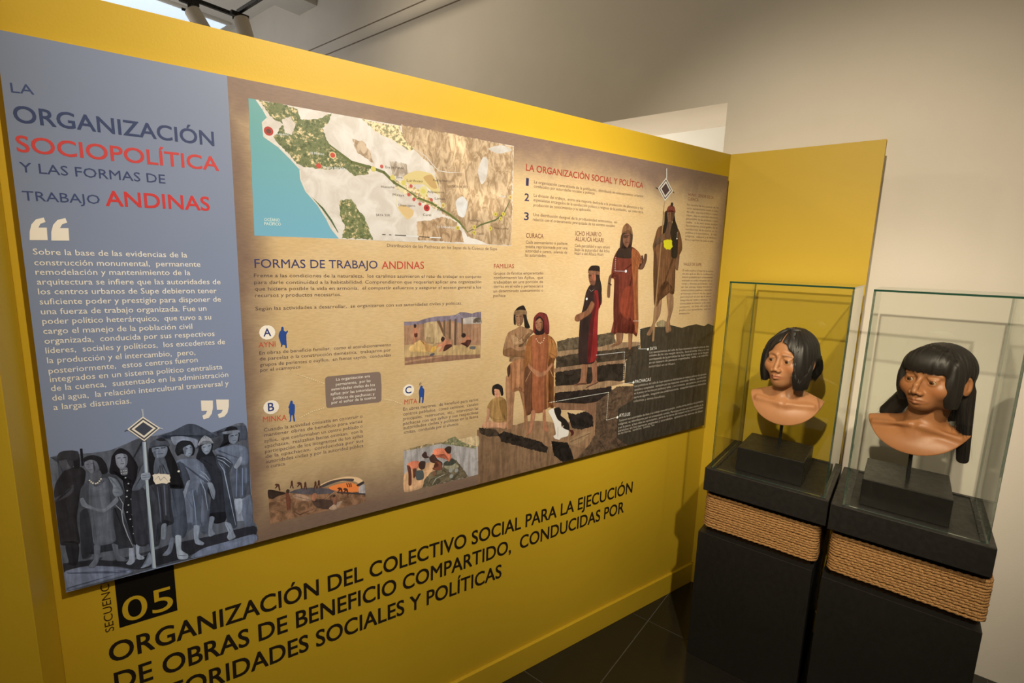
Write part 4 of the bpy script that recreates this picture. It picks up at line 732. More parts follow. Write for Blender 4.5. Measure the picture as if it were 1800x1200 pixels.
TEXTS = [('title_print','headline in navy and red capitals',[('LA',23390,18832,23067,18855,170,(61,77,127),0.005),('ORGANIZACIÓN',23396,18306,20107,18343,297,(55,69,113),0.018),('SOCIOPOLÍTICA',23408,17763,20044,17808,294,(193,70,75),0.018),('Y LAS FORMAS DE',23404,17385,21083,17413,184,(58,72,118),0.005),('TRABAJO',23414,16851,22240,16879,180,(61,76,124),0.005),('ANDINAS',22143,16856,20277,16897,301,(196,61,67),0.018)]),('quotation_print','long quotation in cream lower-case lettering',[('Sobre la base de las evidencias de la',23364,15809,20782,15819,116,(239,239,239),0.002),('construcción monumental, permanente',23365,15597,20539,15616,117,(239,239,239),0.002),('remodelación y mantenimiento de la',23364,15407,20748,15420,118,(239,239,239),0.002),('arquitectura se infiere que las autoridades de',23361,15210,20157,15212,118,(239,239,239),0.002),('los centros urbanos de Supe debieron tener',23360,15015,20250,15001,119,(239,239,239),0.002),('suficiente poder y prestigio para disponer de',23357,14811,20173,14799,120,(239,239,239),0.002),('una fuerza de trabajo organizada. Fue un',23357,14609,20479,14589,120,(239,239,239),0.002),('poder político heterárquico, que tuvo a su',23353,14410,20396,14381,121,(239,239,239),0.002),('cargo el manejo de la población civil',23358,14206,20787,14177,122,(239,239,239),0.002),('organizada, conducida por sus respectivos',23358,14001,20349,13980,122,(239,239,239),0.002),('líderes, sociales y políticos, los excedentes de',23359,13801,20144,13769,123,(239,239,239),0.002),('la producción y el intercambio, pero,',23353,13593,20765,13559,124,(239,239,239),0.002),('posteriormente, estos centros fueron',23351,13372,20729,13379,124,(239,239,239),0.002),('integrados en un sistema político centralista',23347,13191,20234,13159,125,(239,239,239),0.002),('de la cuenca, sustentado en la administración',23348,12998,20119,12954,126,(239,239,239),0.002),('del agua, la relación intercultural transversal y',23347,12792,20123,12737,126,(239,239,239),0.002),('a largas distancias.',23345,12589,22042,12554,127,(239,239,239),0.002)]),('caption_print','small caption under the map',[('Distribución de las Pachacas en las Sayas de la Cuenca de Supe',16058,16238,12410,16272,89,(101,89,89),0)]),('subheading_print','sub-heading in violet and red capitals',[('FORMAS DE TRABAJO',19410,15610,16342,15638,210,(60,61,110),0.005),('ANDINAS',16217,15628,14943,15647,208,(180,68,65),0.005)]),('paragraph_print','introduction in small grey-brown lettering',[('Frente a las condiciones de la naturaleza, los caralinos asumieron el reto de trabajar en conjunto',19437,15381,12976,15392,88,(82,70,75),0),('para darle continuidad a la habitabilidad. Comprendieron que requerían aplicar una organización',19439,15215,12972,15227,88,(82,70,75),0),('que hiciera posible la vida en armonía, el compartir esfuerzos y asegurar el acceso general a los',19437,15055,12979,15057,88,(83,71,76),0),('recursos y productos necesarios.',19438,14895,17354,14887,89,(86,74,79),0),('Según las actividades a desarrollar, se organizaron con sus autoridades civiles y políticas.',19444,14565,13667,14566,89,(85,72,77),0)]),('paragraph_print','text block headed AYNI beside letter A',[('A',19289,13908,19123,13906,191,(49,65,129),0.018),('AYNI',19417,13629,19030,13630,132,(186,85,67),0.005),('En obras de beneficio familiar, como el acondicionamiento',19409,13447,15977,13419,88,(90,77,82),0),('de parcelas o la construcción doméstica, trabajaron por',19409,13298,15978,13265,89,(91,77,83),0),('grupos de parientes o «ayllu», en faenas «ayni», conducidas',19410,13145,15980,13114,89,(91,78,83),0),('por el «camayoc»',19410,13006,18454,13005,89,(93,80,85),0)]),('paragraph_print','text block headed MINKA beside letter B',[('B',19274,11950,19137,11949,215,(53,70,139),0.018),('MINKA',19404,11679,18845,11648,146,(199,91,72),0.005),('Cuando la actividad consistía en construir o',19403,11425,16840,11402,93,(98,84,90),0),('mantener obras de beneficio para varios',19402,11288,16843,11251,93,(99,84,90),0),('ayllus, que conformaban un centro poblado o',19403,11127,16845,11103,93,(99,85,91),0),('«pachaca», realizaban faenas «minka», con la',19402,10985,16840,10954,94,(100,85,91),0),('participación de los integrantes de los ayllus',19399,10841,16834,10808,94,(100,86,92),0),('de la «pachaca», conducidos por sus',19395,10701,16832,10667,94,(101,86,92),0),('autoridades civiles y por la autoridad pública',19394,10561,16831,10513,95,(102,87,93),0),('o curaca.',19393,10425,18913,10408,95,(104,89,95),0)]),('paragraph_print','text block headed MITA beside letter C',[('C',15539,11939,15349,11937,205,(50,66,132),0.018),('MITA',15572,11606,15161,11584,148,(190,87,69),0.005),('En obras mayores, de beneficio para varios',15610,11412,13004,11369,99,(93,80,86),0),('centros poblados, como caminos, canales',15611,11263,13000,11215,99,(94,80,86),0),('principales, reservorios, etc., intervenían las',15612,11113,12997,11065,100,(95,81,87),0),('pachacas con sus ayllus y sus respectivas',15613,10967,12994,10930,100,(95,81,87),0),('autoridades civiles y políticas en la faena',15613,10830,12991,10789,100,(96,82,88),0),('«mita», conducida por el «huno».',15600,10690,13713,10649,101,(97,83,89),0)]),('callout_text_print','white centred text',[('La organización era',17550,12561,16606,12560,81,(239,239,239),0),('permanente, por las',17561,12423,16591,12422,81,(239,239,239),0),('autoridades civiles de los',17685,12298,16466,12287,81,(239,239,239),0),('ayllus; por las autoridades',17708,12170,16442,12155,81,(239,239,239),0),('políticas de pachacas; y',17642,12041,16478,12017,82,(239,239,239),0),('por el señor de la cuenca',17692,11920,16446,11908,82,(239,239,239),0)]),('subheading_print','red heading at the upper right with three navy numerals',[('LA ORGANIZACIÓN SOCIAL Y POLÍTICA',11379,18851,5812,18862,205,(149,63,53),0.018),('1',11359,18387,11259,18383,235,(49,51,93),0.018),('2',11397,17903,11221,17904,228,(50,51,94),0.018),('3',11389,17293,11211,17291,240,(51,52,95),0.018)]),('paragraph_print','three numbered paragraphs in tiny brown lettering',[('La organización centralizada de la población, distribuida en asentamientos urbanos',11039,18489,5775,18518,96,(95,76,69),0),('conducidos por autoridades sociales y políticas',11039,18351,8319,18386,96,(94,75,68),0),('La división del trabajo, entre una mayoría dedicada a la producción de alimentos y los',11026,18065,5727,18073,96,(95,76,69),0),('especialistas encargados de la conducción política y religiosa de la población, así como de la',11031,17921,5711,17921,97,(95,76,69),0),('producción de conocimientos y su aplicación.',11029,17758,8436,17783,97,(94,75,68),0),('Una distribución desigual de la productividad económica, en',11027,17444,7107,17450,98,(95,76,69),0),('relación con el ordenamiento jerarquizado de los estratos sociales.',11026,17289,7195,17311,98,(95,76,69),0)]),('paragraph_print','text block headed CURACA',[('CURACA',11288,16722,10558,16733,150,(107,56,52),0.003),('Cada asentamiento o pachaca',11291,16533,9481,16559,99,(97,78,70),0),('estaba representada por una',11291,16390,9472,16408,99,(98,78,71),0),('autoridad o curaca, además de',11297,16248,9475,16257,99,(98,78,71),0),('las autoridades.',11303,16109,10406,16115,100,(99,79,72),0)]),('paragraph_print','text block headed ICHO HUARI O ALLAUCA HUARI',[('ICHO HUARI O',9138,16902,7877,16930,155,(106,56,52),0.003),('ALLAUCA HUARI',9125,16711,7749,16725,156,(106,56,52),0.003),('Cada parcialidad o saya estuvo',9139,16507,7392,16510,106,(97,77,70),0),('bajo la autoridad del Icho',9130,16369,7394,16364,106,(97,78,70),0),('Huari o del Allauca Huari.',9128,16232,7686,16232,107,(97,78,70),0)]),('paragraph_print','text block headed FAMILIAS',[('FAMILIAS',12515,15702,11735,15714,138,(156,70,55),0.003),('Grupos de familias emparentadas',12521,15494,10502,15525,92,(96,76,70),0),('conformaron los Ayllus, que',12517,15355,10507,15371,92,(97,76,70),0),('trabajaban en una porción de',12513,15215,10500,15231,93,(97,76,70),0),('tierras en el valle y pertenecían a',12509,15075,10492,15081,93,(98,77,71),0),('un determinado asentamiento o',12510,14925,10484,14931,93,(98,77,71),0),('pachaca',12511,14784,12037,14776,94,(100,78,72),0)]),('paragraph_print','narrow column headed HUNO, SEÑOR DE LA CUENCA',[('HUNO, SEÑOR DE LA',3024,18836,1285,18863,117,(133,81,74),0.003),('CUENCA',3039,18657,2328,18671,118,(123,74,67),0.003),('Por encima de los curacas de los',3056,18440,849,18486,80,(115,94,87),0),('varios asentamientos estaba el señor',3051,18299,843,18342,80,(114,93,86),0),('del valle, que era el Huno o señor',3045,18157,837,18198,81,(113,92,85),0),('mayor, bajo su autoridad estuvieron',3040,18016,831,18053,81,(112,92,85),0),('gobernados de las pachacas y sayas',3034,17874,825,17908,81,(111,91,84),0),('valle, a la vez eran todas',3029,17731,819,17763,81,(111,90,83),0),('funcionarios encargados de la',3024,17588,813,17617,82,(110,90,83),0),('conducción de la cuenca en lo',3018,17445,807,17471,82,(109,89,82),0),('político y lo económico, la vida',3013,17302,801,17325,82,(109,89,82),0),('religiosa, cultural y la defensa',3007,17158,795,17178,82,(108,88,81),0),('física y espiritual de todo el valle',3002,17014,1017,17021,83,(106,86,80),0)]),('paragraph_print','narrow column headed VALLE DE SUPE',[('VALLE DE SUPE',2971,15968,1719,15965,119,(116,69,63),0.003),('El valle medio y el bajo de la cuenca',2977,15717,800,15711,80,(104,85,78),0),('en los que se dio la civilización',2977,15576,795,15570,80,(104,85,78),0),('fueron poblados por comunidades',2977,15435,791,15429,80,(104,85,78),0),('asentadas en ambas márgenes del río',2977,15294,786,15287,80,(104,84,78),0),('varias y diversas actividades, que',2977,15152,781,15146,81,(104,84,78),0),('en las zonas bajas hicieron',2978,15010,777,15004,81,(104,84,77),0),('construcciones públicas y viviendas',2978,14868,772,14861,81,(104,84,77),0),('el manejo común de las aguas',2978,14725,768,14718,81,(104,84,77),0),('permitieron el uso de la tierra',2978,14582,763,14575,81,(104,84,77),0),('integradas en redes y caminos, las',2978,14439,758,14432,82,(104,84,77),0),('conectaban el interior y la costa',2978,14296,754,14288,82,(104,84,77),0),('comunes, en bien de todo el',2979,14152,749,14144,82,(104,84,77),0),('pueblo y sus autoridades, por los',2979,14008,744,14000,82,(104,84,77),0),('antepasados.',2979,13863,2239,13857,82,(97,78,71),0)]),('paragraph_print','pale text block headed SAYA',[('SAYA',4710,12412,4264,12419,138,(210,216,223),0.005),('Los asentamientos del valle de Supe estuvieron distribuidos en dos',4716,12282,607,12244,97,(181,181,179),0),('mitades de río: una margen derecha, hacia el norte: Ichu; a su vez',4700,12143,584,12098,97,(182,182,180),0),('corresponde de la parcialidad de Supe hasta el inicio de la margen',4692,11983,588,11960,97,(183,183,181),0),('en un número de pachacas organizadas, tenía a su máxima',4686,11830,592,11830,97,(183,183,181),0),('autoridad en el Huari.',4688,11671,2954,11646,98,(172,171,167),0)]),('paragraph_print','pale text block headed PACHACAS',[('PACHACAS',5477,11085,4500,11077,138,(216,222,228),0.005),('Los pobladores del valle de Supe estuvieron distribuidos en centros urbanos de distintos',5479,10921,589,10920,97,(183,183,179),0),('tamaños y complejidad, manejados por sus respectivas autoridades. Además, la producción',5472,10754,592,10780,97,(184,183,180),0),('en la puna y en los ríos por pachacas y ayllus, y en el conjunto, por parientes; por el curaca',5476,10603,568,10622,98,(185,184,181),0),('tierra en algodón, integraron una unidad económica, compartían intereses y ceremonias',5478,10429,556,10464,98,(186,185,182),0),('colectivas y demás beneficios.',5482,10270,3475,10232,98,(175,174,169),0)]),('paragraph_print','pale text block headed AYLLUS',[('AYLLUS',6291,9754,5631,9720,139,(224,230,235),0.005),('Tuvieron sus autoridades de línea y su trabajo comunal y propio, unidos en las tierras y los pastizales,',6290,9548,614,9615,97,(187,186,181),0),('religiosa; se identificaron por un antepasado común. Participaron con sus autoridades en la',6286,9402,599,9431,98,(188,187,182),0),('y en la pesca, y bajo ellos los «principales», parte de las tierras del conjunto en los centros poblados',6282,9249,604,9297,98,(189,188,183),0),('servicios en los tiempos asignados y acordados, aplicaron las tierras de labor',6288,9112,591,9128,98,(190,189,184),0),('de las tierras, sembríos, canales, etc.',6286,8993,4004,9005,98,(181,180,174),0)]),('map_label_print','tiny place names on the map',[('OCÉANO',19146,16740,18802,16751,68,(220,239,239),0),('PACÍFICO',19151,16642,18779,16653,69,(221,239,239),0),('Áspero',18807,18787,18517,18808,58,(212,225,239),0),('El Molino',18015,18448,17693,18468,57,(210,223,239),0),('Piedra Parada',17720,18140,17179,18181,58,(210,223,239),0),('Limán',16762,18257,16546,18270,56,(88,77,72),0),('Era de Pando',16083,18349,15544,18387,62,(86,76,70),0),('SAYA SUR',16363,17057,15966,17072,63,(91,80,74),0),('SAYA NORTE',14040,18046,13504,18075,73,(85,75,69),0),('Caral',14978,17166,14720,17170,67,(89,78,73),0),('La Empedrada',14532,16861,13922,16862,68,(207,218,236),0),('Allpacoto',14846,17821,14302,17854,61,(86,76,71),0),('Lurihuasi',15469,18066,14990,18090,64,(86,76,71),0),('Miraya',15882,17639,15547,17652,64,(88,78,72),0),('Chupacigarro',15725,17377,15215,17391,64,(89,78,73),0),('Huacache',16210,17824,15836,17840,62,(88,78,72),0),('Ayarán',12396,17933,12125,17932,67,(196,207,224),0),('Peñico',14519,17331,14269,17335,63,(87,77,72),0),('Jaiva',15784,18123,15595,18130,59,(87,77,71),0),('Liman',14603,17653,14272,17668,62,(87,76,71),0),('Huacacorral',12526,16938,12006,16941,63,(86,76,71),0),('Pueblo Nuevo',14660,18163,14110,18199,56,(85,75,70),0),('Cerro Colorado',13457,17113,13063,17119,66,(87,77,71),0),('Capilla',13165,16735,12931,16732,62,(88,78,72),0)])]  # lettering colours likewise lightened where the board is dimly lit
WALLTEXT = [('wall_lettering','three rows of large black capitals across the foot of the wall',[('ORGANIZACIÓN DEL COLECTIVO SOCIAL PARA LA EJECUCIÓN',22929,6211,4925,6035,501,(34,28,22),0.018),('DE OBRAS DE BENEFICIO COMPARTIDO, CONDUCIDAS POR',22886,5395,5384,5219,512,(34,28,23),0.018),('AUTORIDADES SOCIALES Y POLÍTICAS',22819,4559,11750,4406,524,(35,29,23),0.018)])]

def catmull(p, n=4):
    p = np.array(p, float); k = len(p); out = []
    for i in range(k):
        a, b, c, d = p[i-1], p[i], p[(i+1)%k], p[(i+2)%k]
        for t in np.arange(n)/n:
            m0=(c-a)*.36; m1=(d-b)*.36; out.append((2*t**3-3*t*t+1)*b+(t**3-2*t*t+t)*m0+(3*t*t-2*t**3)*c+(t**3-t*t)*m1)
    return np.array(out)
def ragged(p, amp):
    p = np.array(p, float); out = []
    for i in range(len(p)):
        a, b = p[i], p[(i+1)%len(p)]; L = np.linalg.norm(b-a); n = max(1, int(L/(amp*1.3)))
        d = (b-a)/max(L,1e-6); nr = np.array([-d[1], d[0]])
        for t in range(n): out.append(a+(b-a)*t/n+nr*rng.uniform(-.5,.5)*amp)
    return np.array(out)
def clip(p):   # keep the ink on the board
    p[:,0] = np.clip(p[:,0], S0+.0005, S2-.0005); p[:,1] = np.clip(p[:,1], ZB+.0005, ZT-.0005); return p
def paint_print(name, label, lay, items):
    vs=[]; fs=[]; cols=[]; mi=[]; y0 = -OFF-.0001-.0002*lay
    if name == 'pointer_line_print' and len(items) > 1:
        for it in items: paint_print('pointer_line_print' if it[0] == 'L' else 'pointer_dot_print', None, lay, [it])
        return
    for k, it in enumerate(items):
        y = y0-.000003*k; kind = it[0]; c = lin(it[2])
        def poly(p, soft=False):
            p = clip(np.array(p)); b = len(vs); n = len(p); m_ = PK.index(it[1])
            nx = np.roll(p,-1,0); pv = np.roll(p,1,0); ar = .5*np.sum(p[:,0]*nx[:,1]-nx[:,0]*p[:,1]); per = np.sum(np.linalg.norm(nx-p,axis=1))
            if not soft or abs(ar)/per < .0004 or 4*PI*abs(ar)/per**2 < .42:
                vs.extend((q[0],y,q[1]) for q in p); fs.append(list(range(b,b+n))); cols.append([c]*n); mi.append(m_); return
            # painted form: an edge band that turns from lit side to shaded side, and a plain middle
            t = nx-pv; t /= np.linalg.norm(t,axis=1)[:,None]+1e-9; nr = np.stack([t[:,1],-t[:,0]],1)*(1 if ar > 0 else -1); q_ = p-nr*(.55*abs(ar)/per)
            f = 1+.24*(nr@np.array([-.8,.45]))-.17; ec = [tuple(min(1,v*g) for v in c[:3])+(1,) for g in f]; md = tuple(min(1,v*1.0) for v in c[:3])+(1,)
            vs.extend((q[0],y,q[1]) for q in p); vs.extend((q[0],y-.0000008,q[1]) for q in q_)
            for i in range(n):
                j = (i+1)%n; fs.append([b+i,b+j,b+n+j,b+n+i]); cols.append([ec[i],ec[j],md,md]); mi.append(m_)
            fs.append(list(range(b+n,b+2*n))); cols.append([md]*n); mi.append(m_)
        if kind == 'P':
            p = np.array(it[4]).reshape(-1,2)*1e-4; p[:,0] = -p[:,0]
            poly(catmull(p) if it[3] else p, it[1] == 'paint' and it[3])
        elif kind == 'R':
            p = np.array(it[4]).reshape(-1,2)*1e-4; p[:,0] = -p[:,0]; poly(ragged(p, it[3]*1e-4))
        elif kind == 'D':
            r = it[3]*1e-4; p = np.array(it[4]).reshape(-1,2)*1e-4; p[:,0] = -p[:,0]
            for q in p: poly([(q[0]+r*math.cos(t*PI/7), q[1]+r*math.sin(t*PI/7)) for t in range(14)])
        elif kind == 'L':
            wd = it[3]*.5e-4; p = np.array(it[5]).reshape(-1,2)*1e-4; p[:,0] = -p[:,0]
            for a, b in zip(p[:-1], p[1:]):
                d = b-a; L = np.linalg.norm(d)
                if L < 1e-6: continue
                d /= L; nr = np.array([-d[1], d[0]])*wd
                segs = [(0, L)] if not it[4] else [(t, t+wd*3) for t in np.arange(0, L, wd*6)]
                for s, e in segs:
                    q0, q1 = a+d*(s-(0 if it[4] else wd*.4)), a+d*(e+(0 if it[4] else wd*.4)); w0 = .35 if (s == 0 and a is p[0] or (a == p[0]).all()) and not it[4] and len(p) > 2 else 1; w1 = .35 if (b == p[-1]).all() and not it[4] and len(p) > 2 else 1; poly([q0-nr*w0, q1-nr*w1, q1+nr*w1, q0+nr*w0])
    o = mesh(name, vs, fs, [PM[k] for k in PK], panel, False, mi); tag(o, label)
    ca = o.data.color_attributes.new(COLN, 'FLOAT_COLOR', 'CORNER'); arr=[]
    for cc in cols:
        for q in cc: arr += list(q)
    ca.data.foreach_set('color', arr)
for a_ in ART: paint_print(*a_)

# lettering
HC = {}
def glyphs(txt, bold, res):
    cu = bpy.data.curves.new('t', 'FONT'); cu.body = txt.replace(', ', ',  '); cu.size = 1; cu.resolution_u = res; cu.fill_mode = 'FRONT'
    ob = bpy.data.objects.new('t', cu); me = ob.to_mesh()
    v = np.zeros(len(me.vertices)*3); me.vertices.foreach_get('co', v); f = [tuple(p.vertices) for p in me.polygons]
    v = v.reshape(-1,3)[:,:2].copy(); ob.to_mesh_clear(); bpy.data.objects.remove(ob); bpy.data.curves.remove(cu); return v, f
CAPH = glyphs('H', 0, 2)[0][:,1].max()
def lettering(name, label, rows, parent, y):
    vs=[]; fs=[]; cols=[]
    for txt, s0, z0, s1, z1, cap, c, bold in rows:
        s0,z0,s1,z1,cap = (v*1e-4 for v in (s0,z0,s1,z1,cap)); s0=-s0; s1=-s1
        v, f = glyphs(txt, bold, 4 if cap > .02 else 2)
        d = np.array([s1-s0, z1-z0]); wd = np.linalg.norm(d); d /= wd; nr = np.array([-d[1], d[0]])*.35+np.array([0,1])*.65
        u = (v[:,0]-v[:,0].min())/(v[:,0].max()-v[:,0].min())*wd; q = v[:,1]/CAPH*cap
        for dx, dz, dy in (((0,0,0),) if not bold else ((-1,-1,0),(1,-1,4e-6),(-1,1,8e-6),(1,1,1.2e-5))):    # heavier weights: the outline spread a little both ways
            b = len(vs); P = np.array([s0+dx*bold*cap,z0+dz*bold*cap])+u[:,None]*d+q[:,None]*nr
            vs.extend((p[0],y-dy,p[1]) for p in P); fs.extend(tuple(i+b for i in g) for g in f); cols.extend([lin(c)]*len(f))
    o = mesh(name, vs, fs, PM['ink'], parent); tag(o, label)
    ca = o.data.color_attributes.new(COLN, 'FLOAT_COLOR', 'CORNER'); arr=[]
    for pg, cc in zip(o.data.polygons, cols): arr += list(cc)*pg.loop_total
    ca.data.foreach_set('color', arr); return o
for name, label, rows in TEXTS:
    heads = rows if name == 'map_label_print' else [w_ for w_ in rows if w_[-1] or w_[0].startswith('Según las')] if name != 'quotation_print' else []; body = [w_ for w_ in rows if w_ not in heads]
    for w_ in heads: lettering('place_name_print' if name == 'map_label_print' else 'sentence_print' if w_[0][:5] == 'Según' else 'heading_print' if body else name, None, [w_], panel, -OFF-(.0006 if 'pale' in label or name == 'map_label_print' else .00035))
    if body: lettering(name, label, body, panel, -OFF-(.0006 if 'pale' in label or name == 'map_label_print' else .00035))
for name, label, rows in WALLTEXT:
    for w_ in rows: lettering('lettering_row', None, [w_], wf, -.0006)
# square with the number and the upright word beside it
inkb = N('black_vinyl').out((.006,.005,.004,1), .45, .35)
X0, X1, Z0, Z1 = -2.2690, -2.1540, .7045, .8375
tag(mesh('number_square', [(X0,-.0006,Z0),(X1,-.0006,Z0),(X1,-.0006,Z1),(X0,-.0006,Z1)], [(0,1,2,3)], inkb, wf), 'black square carrying the number 05')
v, f = glyphs('05', .045, 6); v[:,0] -= v[:,0].min(); v[:,1] -= v[:,1].min(); v[:,0] *= .0995/v[:,0].max(); v[:,1] *= .063/v[:,1].max()
mesh('number_lettering', [(X0+.008+p[0], -.0012, Z0+.009+p[1]) for p in v], f, M['yellow'], wf)
v, f = glyphs('SECUENCIA', .0, 4); v[:,0] -= v[:,0].min(); v[:,1] -= v[:,1].min(); v[:,0] *= .150/v[:,0].max(); v[:,1] *= .0165/v[:,1].max()
mesh('upright_lettering', [(-2.2790-p[1], -.0006, .703+p[0]) for p in v], f, N('brown_vinyl').out((.045,.02,.006,1), .5, .3), wf)

# ------------------------------------------------------------------ plinths with rope bands and glass covers
def plinth(lbl, cx0, cx1, cy0, cy1, by0, by1):
    t = empty('display_plinth', (cx0, (cy0+cy1)/2, 0), 0, lbl, 'plinth', 'black plinths under the busts'); ox, oy = cx0, (cy0+cy1)/2
    def B(n, x0,x1,y0,y1,z0,z1,m,bev=.002): return box(n, x0-ox,x1-ox,y0-oy,y1-oy,z0,z1,m,t,bev)
    B('body', cx0+.018, cx1-.005, by0, by1, .0, .548, M['black'])
    B('neck', cx0+.05, cx1-.03, by0+.012, by1-.022, .549, .7325, M['core'], 0)
    B('cap', cx0, cx1, cy0, cy1, .733, .825, M['black'], .0025)
    # rope: twisted twine wound round the neck
    x0, x1, y0, y1 = cx0+.036-ox, cx1-.02-ox, by0-.002-oy, by1-.012-oy; r = .0052; rc = .022
    rows = 14; zs = np.linspace(.5755, .7015, rows); V=[]; Fc=[]
    path=[]
    for (cx_, cy_, a0) in ((x1-rc,y1-rc,0),(x0+rc,y1-rc,90),(x0+rc,y0+rc,180),(x1-rc,y0+rc,270)):
        for t_ in range(0, 91, 15):
            a = math.radians(a0+t_); path.append((cx_+rc*math.cos(a), cy_+rc*math.sin(a), math.cos(a), math.sin(a)))
    P_=[]; 
    for i in range(len(path)):
        a, b = path[i], path[(i+1)%len(path)]; L = math.hypot(b[0]-a[0], b[1]-a[1]); n = max(1, int(L/.0035))
        for k in range(n): u=k/n; P_.append([a[j]+(b[j]-a[j])*u for j in range(4)])
    P_ = np.array(P_); n = len(P_); ns = 8; arc = np.arange(n)
    for zr in zs:
        ph = rng.uniform(0, 6); wob = .0009*np.sin(arc*.05+ph)+.0005*np.sin(arc*.17+ph*2)
        b = len(V)
        for i in range(n):
            nx, ny = P_[i,2], P_[i,3]; l = math.hypot(nx,ny); nx/=l; ny/=l
            for s in range(ns):
                th = 2*PI*s/ns; rr = r*(.93+.30*math.cos(3*th-arc[i]*1.15+ph))
                V.append((P_[i,0]+nx*rr*math.cos(th), P_[i,1]+ny*rr*math.cos(th), zr+wob[i]+rr*math.sin(th)))
        for i in range(n):
            for s in range(ns):
                j=(i+1)%n; q=(s+1)%ns; Fc.append((b+i*ns+s, b+j*ns+s, b+j*ns+q, b+i*ns+q))
    o = mesh('rope_band', V, Fc, M['rope'], t, True); tag(o, 'band of brown twisted twine', kind='stuff')
    return t
plinth('left black plinth with a brown rope band, in front of the yellow side wall', 1.918, 2.333, .129, .541, .150, .548)
plinth('right black plinth with a brown rope band, in front of the white wall', 1.905, 2.316, -.285, .1225, -.292, .120)
def cover(lbl, x0, x1, y0, y1, z0, z1):
    t = empty('glass_cover', (x0,(y0+y1)/2,z0), 0, lbl, 'display case', 'glass covers on the plinths'); ox, oy = x0, (y0+y1)/2; g = .006
    def pane(a0,a1,b0,b1,c0,c1,ax):
        bm = bmesh.new(); add_box(bm, a0-ox,a1-ox,b0-oy,b1-oy,c0-z0,c1-z0)
        for f in bm.faces:
            f.normal_update(); f.material_index = 0 if abs(f.normal[ax]) > .9 else 1
        return bm_obj('glass_pane', bm, [M['glass'], M['edge']], t)
    pane(x0,x0+g,y0,y1,z0,z1-g,0); pane(x1-g,x1,y0,y1,z0,z1-g,0)
    pane(x0+g,x1-g,y0,y0+g,z0,z1-g,1); pane(x0+g,x1-g,y1-g,y1,z0,z1-g,1); pane(x0,x1,y0,y1,z1-g,z1,2)
    bm = bmesh.new(); q=.012
    add_box(bm, x0+g-ox,x1-g-ox,y0+g-oy,y0+g+q-oy,.0002,.003); add_box(bm, x0+g-ox,x1-g-ox,y1-g-q-oy,y1-g-oy,.0002,.003); add_box(bm, x1-g-q-ox,x1-g-ox,y0+g+q-oy,y1-g-q-oy,.0002,.003)
    bm_obj('base_strip', bm, M['metal'], t)
    return t
cover('clear glass cover over the bust with chin-length hair', 1.936, 2.323, .141, .523, .8252, 1.545)
cover('clear glass cover over the bust with the straight fringe', 1.922, 2.306, -.268, .091, .8252, 1.542)

# ------------------------------------------------------------------ busts
def smin(a, b, k):
    h = np.clip(.5+.5*(b-a)/k, 0, 1); return b*(1-h)+a*h-k*h*(1-h)
def smax(a, b, k): return -smin(-a, -b, k)
def ell(p, c, r):
    q = p-np.array(c); r = np.array(r); k0 = np.sqrt(((q/r)**2).sum(1)); k1 = np.sqrt(((q/(r*r))**2).sum(1))+1e-9; return k0*(k0-1)/k1
def sph(p, c, r): return np.sqrt(((p-np.array(c))**2).sum(1))-r
def cap_(p, a, b, ra, rb=None):
    rb = ra if rb is None else rb; a=np.array(a); b=np.array(b); d=b-a; t=np.clip(((p-a)@d)/(d@d),0,1); return np.sqrt(((p-a-t[:,None]*d)**2).sum(1))-(ra+(rb-ra)*t)
def rz(p, a):
    c, s = math.cos(a), math.sin(a); return np.stack([p[:,0]*c+p[:,1]*s, -p[:,0]*s+p[:,1]*c, p[:,2]], 1)
